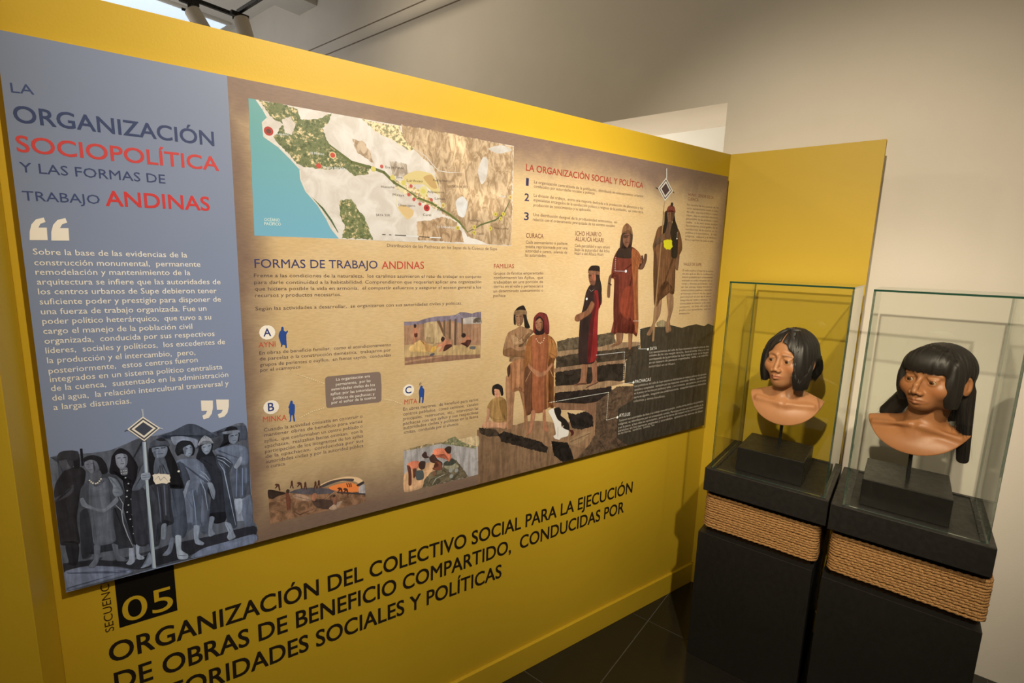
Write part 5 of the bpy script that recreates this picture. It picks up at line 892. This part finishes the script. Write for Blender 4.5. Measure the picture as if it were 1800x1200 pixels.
def nets(f, lo, hi, h):
    lo=np.array(lo); n=(np.ceil((np.array(hi)-lo)/h/4).astype(int)*4)
    cn = n//4+1; cg = np.stack(np.meshgrid(*[lo[i]+np.arange(cn[i])*4*h for i in range(3)], indexing='ij'), -1).reshape(-1,3)
    cf = f(cg).reshape(cn); act = np.abs(cf) < 4*h*1.9
    Fv = np.repeat(np.repeat(np.repeat(cf,4,0),4,1),4,2)[:n[0]+1,:n[1]+1,:n[2]+1].copy(); Am = np.zeros(cn,bool)
    Am |= act
    for ax in range(3):
        s = np.roll(Am,1,ax); Am = Am|s|np.roll(Am,-1,ax)
    msk = np.repeat(np.repeat(np.repeat(Am,4,0),4,1),4,2)[:n[0]+1,:n[1]+1,:n[2]+1]
    idx = np.argwhere(msk); 
    for a in range(0, len(idx), 400000): 
        ii = idx[a:a+400000]; Fv[ii[:,0],ii[:,1],ii[:,2]] = f(lo+ii*h)
    S = Fv < 0; c = [S[i:S.shape[0]-1+i, j:S.shape[1]-1+j, k:S.shape[2]-1+k] for i in (0,1) for j in (0,1) for k in (0,1)]
    cnt = sum(x.astype(np.int8) for x in c); cells = np.argwhere((cnt>0)&(cnt<8)); vid = -np.ones(cnt.shape, int); vid[tuple(cells.T)] = np.arange(len(cells))
    acc = np.zeros((len(cells),3)); num = np.zeros(len(cells))
    cr_ = [np.array(x) for x in [(0,0,0),(0,0,1),(0,1,0),(0,1,1),(1,0,0),(1,0,1),(1,1,0),(1,1,1)]]
    for i in range(8):
        for j in range(i+1, 8):
            if abs(cr_[i]-cr_[j]).sum() != 1: continue
            a = Fv[tuple((cells+cr_[i]).T)]; b = Fv[tuple((cells+cr_[j]).T)]; m_ = (a<0)!=(b<0); t = np.where(m_, a/np.where(m_, a-b, 1), 0)
            acc += np.where(m_[:,None], cr_[i]+t[:,None]*(cr_[j]-cr_[i]), 0); num += m_
    V = lo+h*(cells+acc/num[:,None]); Q=[]
    for ax in range(3):
        e = [slice(None)]*3; e2=[slice(None)]*3; e[ax]=slice(0,-1); e2[ax]=slice(1,None)
        ed = np.argwhere(S[tuple(e)] != S[tuple(e2)]); o1, o2 = [(1,2),(2,0),(0,1)][ax]
        ed = ed[(ed[:,o1]>0)&(ed[:,o2]>0)&(ed[:,o1]<S.shape[o1]-1)&(ed[:,o2]<S.shape[o2]-1)]
        u = np.eye(3,dtype=int); q = np.stack([vid[tuple((ed-u[o1]-u[o2]).T)], vid[tuple((ed-u[o2]).T)], vid[tuple(ed.T)], vid[tuple((ed-u[o1]).T)]],1)
        fl_ = S[tuple(ed.T)]; q[~fl_] = q[~fl_][:,::-1]; Q.append(q)
    return V, np.concatenate(Q)

def skin(name, base, dark, lip, brow_z, lx):
    m = N(name); at = m.new('ShaderNodeAttribute', attribute_name=COLN); a = m.noise(m.co(), 35, 4, .6); b = m.noise(m.co(), 600, 3, .6)
    c = m.mix(1.0, at.outputs[0], m.mix(a, (.88,.86,.84,1), (1.1,1.1,1.1,1)), 'MULTIPLY')
    s = m.out(c, m.rng(b,.3,.7,.36,.52), .45, b, .15, .0006); m.b.inputs['Subsurface Weight'].default_value = .08; m.b.inputs['Subsurface Radius'].default_value = (.008,.003,.002); return s
m = N('black_hair'); tc = m.co('UV',(1,1,1)); a = m.noise(m.co('UV',(160,1.2,1)), 1, 3, .6); 
M['hair'] = m.out(m.mix(a, (.006,.005,.005,1), (.022,.018,.016,1)), m.rng(a,.3,.7,.36,.6), .45); 
m.b.inputs['Anisotropic'].default_value = .4
M['sclera'] = N('eye_white').out((.36,.27,.18,1), .15, .5); M['iris'] = N('brown_iris').out((.11,.042,.014,1), .1, .5); M['pupil'] = N('pupil').out((.004,.003,.003,1), .08, .6)

def head_sdf(p, k):
    # p in head frame: forward = -Y, eyes at z=0
    d = ell(p, (0,.018,.030), (.0745,.094,k['crz']))
    d = smin(d, ell(p, (0,-.022,-.040+k['ch']*.5), (k['jw'],.062,.070-k['ch']*.6)), .030)
    d = smin(d, ell(p, (0,-.062,-.088+k['ch']), (.026,.022,.020)), .026)
    for s in (-1,1):
        d = smin(d, sph(p, (s*.043,-.052,-.025), .0262), .028)
        d = smin(d, ell(p, (s*.052,-.006,-.060), (.016,.030,.026)), .025)
        d = smin(d, cap_(p, (s*.014,-.078,.0235), (s*.046,-.064,.0205), .0080*k['brow'], .006), .016)
    d = smin(d, sph(p, (0,-.060,-.058), .030), .020)
    for s in (-1,1): d = smax(d, -ell(p, (s*.0315,-.101,-.001), (.0185,.022,.0125)), .012)
    for s in (-1,1):
        e = (s*.0315,-.0695,-.001)
        lid = sph(p, e, .0152); op = ell(p, (s*.0315,-.086,-.0015), (.0128,.014,k['open'])); d = smin(d, lid, .005); d = smax(d, -op, .0012)
        d = np.maximum(d, -sph(p, e, .0131)) if False else d
        d = smin(d, cap_(p, (s*.022,-.0815,.0100), (s*.044,-.0735,.0100), .0018), .006)
    nb, nt = k['nb'], k['nt']
    d = smin(d, cap_(p, (0,-.0815,.012), (0,-nb,-.014), .0050, .0068), .012)
    d = smin(d, cap_(p, (0,-nb,-.014), (0,-nt,-.034), .0070, .0080), .008)
    for s in (-1,1):
        d = smin(d, ell(p, (s*k['al'],-.0945,-.0385), (.0075,.0115,.0080)), .006)
        d = smax(d, -ell(p, (s*.0062,-.1035,-.0470), (.0032,.0050,.0034)), .002)
    # mouth
    for s in (-1,1):
        d = smin(d, cap_(p, (s*.004,-.0935,-.0595), (s*k['mw'],-.0800,-.0635), .0052*k['lp'], .0022), .006)
        d = smin(d, cap_(p, (0,-.0925,-.0700), (s*k['mw']*.8,-.0820,-.0665), .0062*k['lp'], .0028), .006)
        d = smax(d, -cap_(p, (0,-.0995,-.0645), (s*k['mw']*1.02,-.0865,-.0650), .0013, .0010), .003)
        d = smax(d, -cap_(p, (0,-.1015,-.050), (0,-.0985,-.056), .0020), .004)
    d = smax(d, -ell(p, (0,-.0945,-.0795), (.014,.006,.0045)), .006)
    # ears
    for s in (-1,1):
        q = p-np.array((s*.0765,.010,-.008)); a = s*.32; q = np.stack([q[:,0]*math.cos(a)-q[:,1]*math.sin(a), q[:,0]*math.sin(a)+q[:,1]*math.cos(a), q[:,2]],1)
        e = ell(q, (0,.004,0), (.0075,.0185,.031)); rim = e
        e = smax(e, -ell(q, (s*.007,.003,.004), (.0062,.0115,.019)), .003); e = smin(e, ell(q,(s*.001,-.001,-.002),(.004,.006,.012)), .004); d = smin(d, e, .006)
    return d
def bust_sdf(p, k):
    ho = k.get('ho',0); q = rz(p-np.array([ho,0,0]), k['turn']); d = head_sdf(q, k)
    nk = cap_(p, (ho,.022,-.070), (ho*.3,.030,-.185), .049*k['nk'], .052*k['nk'])
    for s in (-1,1): nk = smin(nk, cap_(p, (ho+s*.040,.028,-.075), (s*.010,-.024,-.182), .009, .007), .020)
    ch = ell(p, (0,.035,-.252), (.180*k['cw'],.090,k['ez']))
    for s in (-1,1):
        ch = smin(ch, cap_(p, (s*.02,.045,k['tz']), (s*.140*k['cw'],.035,-.185-k['tp']), .026, .024), .04)
        ch = smin(ch, cap_(p, (s*.014,k['cy'],-.190+k['sh']), (s*.110*k['cw'],k['cy']+.030,-.178), .0050, .0055), .020)
    ch = smax(ch, -ell(p, (0,-.060,-.176+k['sh']), (.010,.020,.013)), .014)
    for s in (-1,1): ch = smax(ch, -ell(p, (s*.058,-.044,-.160+k['sh']), (.030,.022,.012)), .016)
    b = smin(nk, ch, .026)
    # bib-shaped cut
    R = k['R']; cz = k['cz']; cut = np.sqrt((p[:,0]*k['cx'])**2+(p[:,2]-cz)**2)-R; cut = np.where(p[:,2] > cz, np.maximum(np.abs(p[:,0]*k['cx'])-R, -1), cut)
    b = smax(b, cut, .003); b = smax(b, p[:,1]-.075, .004)
    b = smax(b, -ell(p, (0,.080,-.290), (.165,.115,.090)), .004)
    return smin(d, b, .016)

def colour_bust(o, k, base, lip):
    me = o.data; n = len(me.vertices); v = np.zeros(n*3); me.vertices.foreach_get('co', v); v = v.reshape(-1,3); q = rz(v-np.array([k.get('ho',0),0,0]), k['turn'])
    c = np.tile(np.array(base), (n,1))
    def blend(w, col): 
        nonlocal c; w = w[:,None]; c = c*(1-w)+np.array(col)*w
    g = lambda cx,cz,sx,sz: np.exp(-(((q[:,0]-cx)/sx)**2+((q[:,2]-cz)/sz)**2))*(q[:,1]<-.04)
    blend(.75*np.clip(g(0,-.0645,k['mw']*1.0,.0075)*1.5,0,1), lip)
    for s in (-1,1):
        blend(.38*g(s*.044,-.030,.020,.016), (base[0]*1.05, base[1]*.72, base[2]*.62))
        blend(.22*g(s*.0315,-.004,.020,.013), (base[0]*.5, base[1]*.42, base[2]*.36))
        t = np.clip((np.abs(q[:,0])-.010)/.040,0,1); bz = k['bz']+.004*np.sin(t*2.4); w_ = np.exp(-((q[:,2]-bz)/.0035)**2)*(q[:,1]<-.04)*np.clip((np.abs(q[:,0])-.010)/.006,0,1)*np.clip((.050-np.abs(q[:,0]))/.012,0,1)
    blend(k['bw']*w_, (.03,.016,.010))
    hr_ = np.clip((q[:,2]-.045)/.02,0,1)*0; c = np.concatenate([c, np.ones((n,1))],1)
    ca = me.color_attributes.new(COLN, 'FLOAT_COLOR', 'POINT'); ca.data.foreach_set('color', c.ravel())

def eye(parent, pos, gaze, r=.0133):
    n1, n2 = 14, 24; V=[(0,0,r)]; Fc=[]; mi=[]
    angs = [.12,.23,.24,.38,.54,.55]+[.55+(PI-.55)*i/9 for i in range(1,9)]
    for a in angs:
        for j in range(n2): V.append((r*math.sin(a)*math.cos(2*PI*j/n2), r*math.sin(a)*math.sin(2*PI*j/n2), r*math.cos(a)))
    V.append((0,0,-r)); L=len(V)-1
    for j in range(n2): Fc.append((0,1+j,1+(j+1)%n2)); mi.append(2)
    for i in range(len(angs)-1):
        for j in range(n2): a=1+i*n2; Fc.append((a+j,a+n2+j,a+n2+(j+1)%n2,a+(j+1)%n2)); mi.append(2 if i<2 else 1 if i<5 else 0)
    for j in range(n2): a=1+(len(angs)-1)*n2; Fc.append((a+j,L,a+(j+1)%n2)); mi.append(0)
    o = mesh('eye', V, Fc, [M['sclera'],M['iris'],M['pupil']], parent, True, mi); o.location = pos
    o.rotation_euler = Vector(gaze).to_track_quat('Z','Y').to_euler(); return o
def hair_uv(o, fn):
    me = o.data; uv = me.uv_layers.new(name='UVMap'); n=len(me.vertices); v=np.zeros(n*3); me.vertices.foreach_get('co', v); U=fn(v.reshape(-1,3))
    li=np.zeros(len(me.loops),int); me.loops.foreach_get('vertex_index', li); uv.data.foreach_set('uv', U[li].ravel())
def strands(paths, wd, V, Fc, UV):
    for P_, off in paths:
        P_ = np.array(P_); t = np.gradient(P_, axis=0); t /= np.linalg.norm(t,axis=1)[:,None]+1e-9
        c = P_-np.array([0,.02,0])*1; c[:,2]=0; nrm = c/(np.linalg.norm(c,axis=1)[:,None]+1e-9); sd = np.cross(t, nrm); sd /= np.linalg.norm(sd,axis=1)[:,None]+1e-9
        b=len(V); n=len(P_)
        for i in range(n):
            w_ = wd*(1-.75*(i/(n-1))**3)
            V.append(P_[i]-sd[i]*w_); V.append(P_[i]+sd[i]*w_); UV.append((off,i/n)); UV.append((off+.003,i/n))
        for i in range(n-1): Fc.append((b+2*i,b+2*i+1,b+2*i+3,b+2*i+2))
def surf(fn, p, n=8):   # push points onto the zero surface of fn
    p = np.array(p, float)
    for _ in range(n):
        d = fn(p); e=.002; g = np.stack([fn(p+np.array(u)*e)-d for u in ((1,0,0),(0,1,0),(0,0,1))],1)/e; g /= np.linalg.norm(g,axis=1)[:,None]+1e-6
        p = p-g*d[:,None]
    return p
def make_bust(k, lbl, hair_fn, strand_fn, base, lip, blk, post, rot_extra=0):
    bx0,bx1,by0,by1,bz0,bz1 = blk; px, py = post
    t = empty('display_bust', (px,py,bz0), 0, lbl, 'bust', 'portrait busts under glass')
    box('base_block', bx0-px,bx1-px,by0-py,by1-py,0,bz1-bz0,M['block'],t,.002)
    hx, hy, hz = k['pos']; S = k['scale']
    mat = Matrix.Translation((hx-px, hy-py, hz-bz0)) @ Matrix.Rotation(k['rz'],4,'Z') @ Matrix.Scale(S,4)
    bm = bmesh.new(); tube(bm, (0,0,bz1-bz0), (hx-px+.0, hy-py, hz-bz0-.215*S), .0058, .0058, 12); bm_obj('mounting_rod', bm, M['metal'], t)
    V, Q = nets(lambda p: bust_sdf(p, k), (-.20,-.135,-.31), (.20,.135,.14), k['h'])
    o = mesh('figure', V, Q, skin('skin', None, None, None, 0, 0), t, True); colour_bust(o, k, base, lip); o.matrix_local = mat
    tag(o, k['fig'])
    for s in (-1,1):
        e = rz(np.array([[s*.0315,-.0695,-.001]]), -k['turn'])[0]+np.array([k.get('ho',0),0,0]); g = rz(np.array([k['gaze']]), -k['turn'])[0]
        ey = eye(o, tuple(e), tuple(g))
    HV, HQ = nets(hair_fn, (-.16,-.125,-.30), (.16,.17,.155), k['hh'])
    h = mesh('hair', HV, HQ, M['hair'], o, True); h.location.x = k.get('ho',0)
    sv=[]; sf=[]; su=[]; strand_fn(sv,sf,su)
    az = lambda v: np.stack([np.arctan2(v[:,0], v[:,1]-.02+1e-6)/(2*PI)+.5, v[:,2]*4],1)
    hair_uv(h, az)
    if sv:
        s = mesh('hair_strands', sv, sf, M['hair'], h, True); s['kind']='stuff'
        uv = s.data.uv_layers.new(name='UVMap'); li=np.zeros(len(s.data.loops),int); s.data.loops.foreach_get('vertex_index', li); uv.data.foreach_set('uv', np.array(su)[li].ravel())
    return t

# first bust: centre-parted bob
K1 = dict(turn=-.35, jw=.056, brow=.6, open=.0068, nb=.0900, nt=.1000, al=.0125, mw=.0235, nk=.92, cw=.92, R=.140, cz=-.125, cx=1.0, bz=.0195, bw=.45, crz=.088, sh=.010, tz=-.148, ez=.108, cy=-.0385, tp=0, ch=0, lp=1.12,
          pos=(2.10,.325,1.262), scale=.93, rz=-PI/2+.02, h=.0021, hh=.0026, gaze=(-.05,-1,-.02), fig='bronze-brown face with full lips turned to its right')
def hair1(p):
    q = rz(p, K1['turn'])
    d = ell(q, (0,.022,.030), (.087,.108,.097))
    for s, zb in ((-1,-.092),(1,-.108)):
        c = ell(q, (s*.060,-.022,-.030), (.034,.052,.105)); c = smax(c, zb-q[:,2]+.10*(q[:,1]+.02), .006); d = smin(d, c, .020)
    back = ell(q, (.012,.082,-.030), (.074,.052,.068)); d = smin(d, back, .028)
    # hollow for the head, face window, ear gap
    hd = ell(q, (0,.014,.022), (.0735,.0905,.0905)); d = smax(d, -np.minimum(hd, ell(q,(0,-.01,-.06),(.060,.085,.085))), .004)
    wz = np.where(q[:,2] > .072, 0, (.056-.002)*np.clip((.080-q[:,2])/.062, 0, 1)**.75)
    win = np.abs(q[:,0]+.0015)-wz; win = np.where(q[:,1] < .0, win, .05); d = smax(d, -np.maximum(win, q[:,1]+.0), .005)
    d = smax(d, -ell(q, (.092,.050,-.048), (.026,.017,.050)), .006)
    d = smax(d, -ell(q, (0,.05,-.115), (.052,.06,.050)), .010)
    part_ = np.abs(q[:,0]+.004); d = d+np.where(q[:,2]>.05, .0035*np.exp(-(part_/.004)**2), 0)
    th = np.arctan2(q[:,0], q[:,1]-.02); return d+.0011*np.sin(th*26+8*q[:,2])
def strands1(V,Fc,UV):
    paths=[]
    for i in range(1500):
        s = rng.choice([-1,1]); y = rng.uniform(-.085,.085); 
        a0 = np.array([-.004+s*.003, y, .12]); n=14; u=np.linspace(0,1,n)
        zb = (-.094 if s<0 else -.104) if y < .0 else -.085
        pts = np.stack([-.004+s*(.004+.088*np.sin(np.clip(u*1.5,0,1)*PI/2)*(1-.35*abs(y)/.09)), y*(.5+.6*u)+(.0 if y<0 else .03*u), .122-(.122-zb-rng.uniform(-.012,.008))*u**1.25],1)
        pts = rz(pts, -K1['turn']); keep = n
        q = surf(lambda a: hair1(a)-.0020, pts, 6); mixw = np.clip((u-.86)/.14,0,1)[:,None]; q = q*(1-mixw)+pts*mixw*1.0 if False else q
        if i % 3 == 0: q[-1,2] -= rng.uniform(0,.010)
        paths.append((q, rng.uniform(0,1)))
    strands(paths, .0009, V, Fc, UV)
make_bust(K1, 'bust with chin-length centre-parted black hair, in the left case', hair1, strands1, (.46,.215,.100), (.33,.105,.06), (1.98,2.20,.222,.446,.8254,.917), (2.135,.331))

# second bust: straight fringe, long hair gathered behind the ears
K2 = dict(turn=-.35, jw=.0565, brow=1.1, open=.0060, nb=.0990, nt=.1050, al=.0130, mw=.0255, nk=1.05, cw=1.02, R=.153, cz=-.098, cx=1.0, bz=.0205, bw=.30, crz=.080, sh=.034, tz=-.170, ez=.094, cy=-.0325, tp=.008, ch=.012, lp=.88,
          pos=(2.085,-.067,1.262), scale=1.0, rz=-PI/2-.15, h=.0021, hh=.0026, gaze=(-.10,-1,-.02), ho=.030, fig='dark bronze face with high cheekbones turned to its right')
def hair2(p):
    q = rz(p, K2['turn'])
    d = ell(q, (0,.022,.030), (.085,.106,.087))
    fr = ell(q, (0,-.044,.046), (.072,.0490,.057)); fr = smax(fr, .0275-q[:,2], .0015); d = smin(d, fr, .010)
    for s in (-1,1):
        c = ell(q, (s*.066,-.030,-.010), (.021,.036,.085)); c = smax(c, -.078-q[:,2], .0015); d = smin(d, c, .008)
    hd = ell(q, (0,.014,.022), (.0735,.0905,.080)); d = smax(d, -np.minimum(hd, ell(q,(0,-.012,-.05),(.062,.085,.090))), .004)
    win = np.maximum(np.abs(q[:,0])-.0545, q[:,2]-.0275); win = np.maximum(win, q[:,1]+.020); d = smax(d, -win, .0015)
    d = smax(d, -ell(q, (.084,.016,-.014), (.022,.020,.036)), .004); d = smax(d, -ell(q, (-.084,.016,-.014), (.022,.020,.036)), .004)
    # tails: behind the shoulders to each side (bust frame)
    tl = cap_(q, (-.058,.040,-.020), (-.136,.034,-.150), .024, .030); tr = cap_(q, (.058,.058,-.030), (.078,.062,-.248), .024, .016)
    tl = smax(tl, -.190-q[:,2], .004); tr = smax(tr, -.262-q[:,2], .004)
    bk = ell(q, (0,.085,-.060), (.066,.032,.090))
    d = smin(d, smin(smin(tl, tr, .01), bk, .02), .018)
    th = np.arctan2(q[:,0], q[:,1]-.02); return d+.0011*np.where(q[:,1] < -.05, np.sin(q[:,0]*390+9*q[:,2])+.5*np.sin(q[:,0]*170+1), np.sin(th*27+6*q[:,2]))
def strands2(V,Fc,UV):
    paths=[]; n=14; u=np.linspace(0,1,n)
    for i in range(650):    # fringe
        x = rng.uniform(-.066,.066); pts = np.stack([x*(.55+.45*u), -.03-.075*np.sin(u*PI/2), .125-.100*u**1.5-rng.uniform(-.001,.004)*(u>.9)],1)
        pts = rz(pts, -K2['turn']); q = surf(lambda a: hair2(a)-.0020, pts, 6); paths.append((q, rng.uniform(0,1)))
    for i in range(420):    # tails with loose ends
        s = rng.choice([-1,1]); a = rng.uniform(0,2*PI); r = rng.uniform(.012,.030)
        e = (np.array([-.138,.034,-.150]) if s<0 else np.array([.071,.063,-.240])); st = np.array([s*.050,.052,-.010])
        pts = st+(e-st)*u[:,None]+np.array([math.cos(a),math.sin(a),0])*r*(.75+.35*u[:,None]); pts[:,2] -= rng.uniform(-.01,.030)*u; pts[:,0] += s*rng.uniform(-.012,.012)*u**2
        pts += np.array([s*.003,0,0])*rng.uniform(-1,1)*np.sin(u*PI)[:,None]
        paths.append((rz(pts, -K2['turn']), rng.uniform(0,1)))
    strands(paths, .0009, V, Fc, UV)
make_bust(K2, 'bust with straight black fringe and long loose hair, in the right case', hair2, strands2, (.36,.155,.062), (.27,.10,.048), (1.965,2.205,-.181,.049,.8254,.916), (2.085,-.069))

# ------------------------------------------------------------------ ceiling fittings
def rail(name, lbl, p0, p1):
    t = empty(name, p0, 0, lbl, 'track'); p0=Vector(p0); p1=Vector(p1); d=p1-p0; bm=bmesh.new()
    if abs(d.x) > abs(d.y): add_box(bm, 0, d.x, -.012, .012, -.012, .012, .001)
    else: add_box(bm, -.012, .012, min(0,d.y), max(0,d.y), -.012, .012, .001)
    bm_obj('rail', bm, M['metal'], t)
    for u in (.2, .8):
        bm=bmesh.new(); q=d*u; tube(bm, (q.x,q.y,.012), (q.x,q.y,3.9-p0.z), .003, .003, 8); bm_obj('hanger', bm, M['metal'], t)
    return t
ZR = 3.32
rail('track_rail', 'black lighting track running across above the yellow partition', (.2,4.16,ZR), (1.84,4.16,ZR))
rail('track_rail', 'short black lighting track running towards the viewer overhead', (1.80,1.9,ZR-.03), (1.80,4.02,ZR-.03))
def spotlamp(lbl, top, base, tip):
    t = empty('track_spotlight', top, 0, lbl, 'spotlight', 'track spotlights above the partition'); T = Vector(top); b = Vector(base)-T; e = Vector(tip)-T
    bm=bmesh.new(); add_box(bm, -.06,.06,-.016,.016,-.03,-.0,.003); bm_obj('adaptor', bm, M['metal'], t)
    bm=bmesh.new(); tube(bm, (0,0,-.03), (0,0,b.z+.0), .012, .012, 12); add_box(bm, -.05,.05,-.006,.006,b.z-.012,b.z+.004,.002); bm_obj('yoke', bm, M['metal'], t)
    bm=bmesh.new(); tube(bm, b, e, .052, .052, 32); o=bm_obj('lamp_housing', bm, M['fixture'], t); 
    return t
spotlamp('cream cylinder spotlight on the track, left of its twin', (1.535,4.16,ZR-.012), (1.55,4.15,3.235), (1.62,4.05,3.03))
spotlamp('cream cylinder spotlight on the track, right of its twin', (1.80,4.00,ZR-.042), (1.805,3.99,3.235), (1.83,3.93,3.02))
t = empty('ceiling_light', (1.4,6.05,3.9), 0, 'long bluish luminous panel in the ceiling behind the partition', 'light')
bm=bmesh.new(); add_box(bm,-1.3,1.10,-.28,.28,-.03,-.001,.003); bm_obj('frame', bm, M['ceil'], t)
bm=bmesh.new(); add_box(bm,-1.27,1.07,-.25,.25,-.034,-.030); bm_obj('diffuser', bm, M['sky'], t)
t = empty('wall_bracket', (3.30,.95,2.33), 0, 'small dark metal bracket high up in the bright doorway', 'bracket')
bm=bmesh.new(); tube(bm,(0,0,0),(.0,.055,-.022),.006,.006,10); tube(bm,(0,0,0),(-.03,.02,.012),.005,.005,10); tube(bm,(0,.0,0),(.9,0,0),.006,.006,10); bm_obj('arm', bm, M['metal'], t)

bpy.context.view_layer.update()
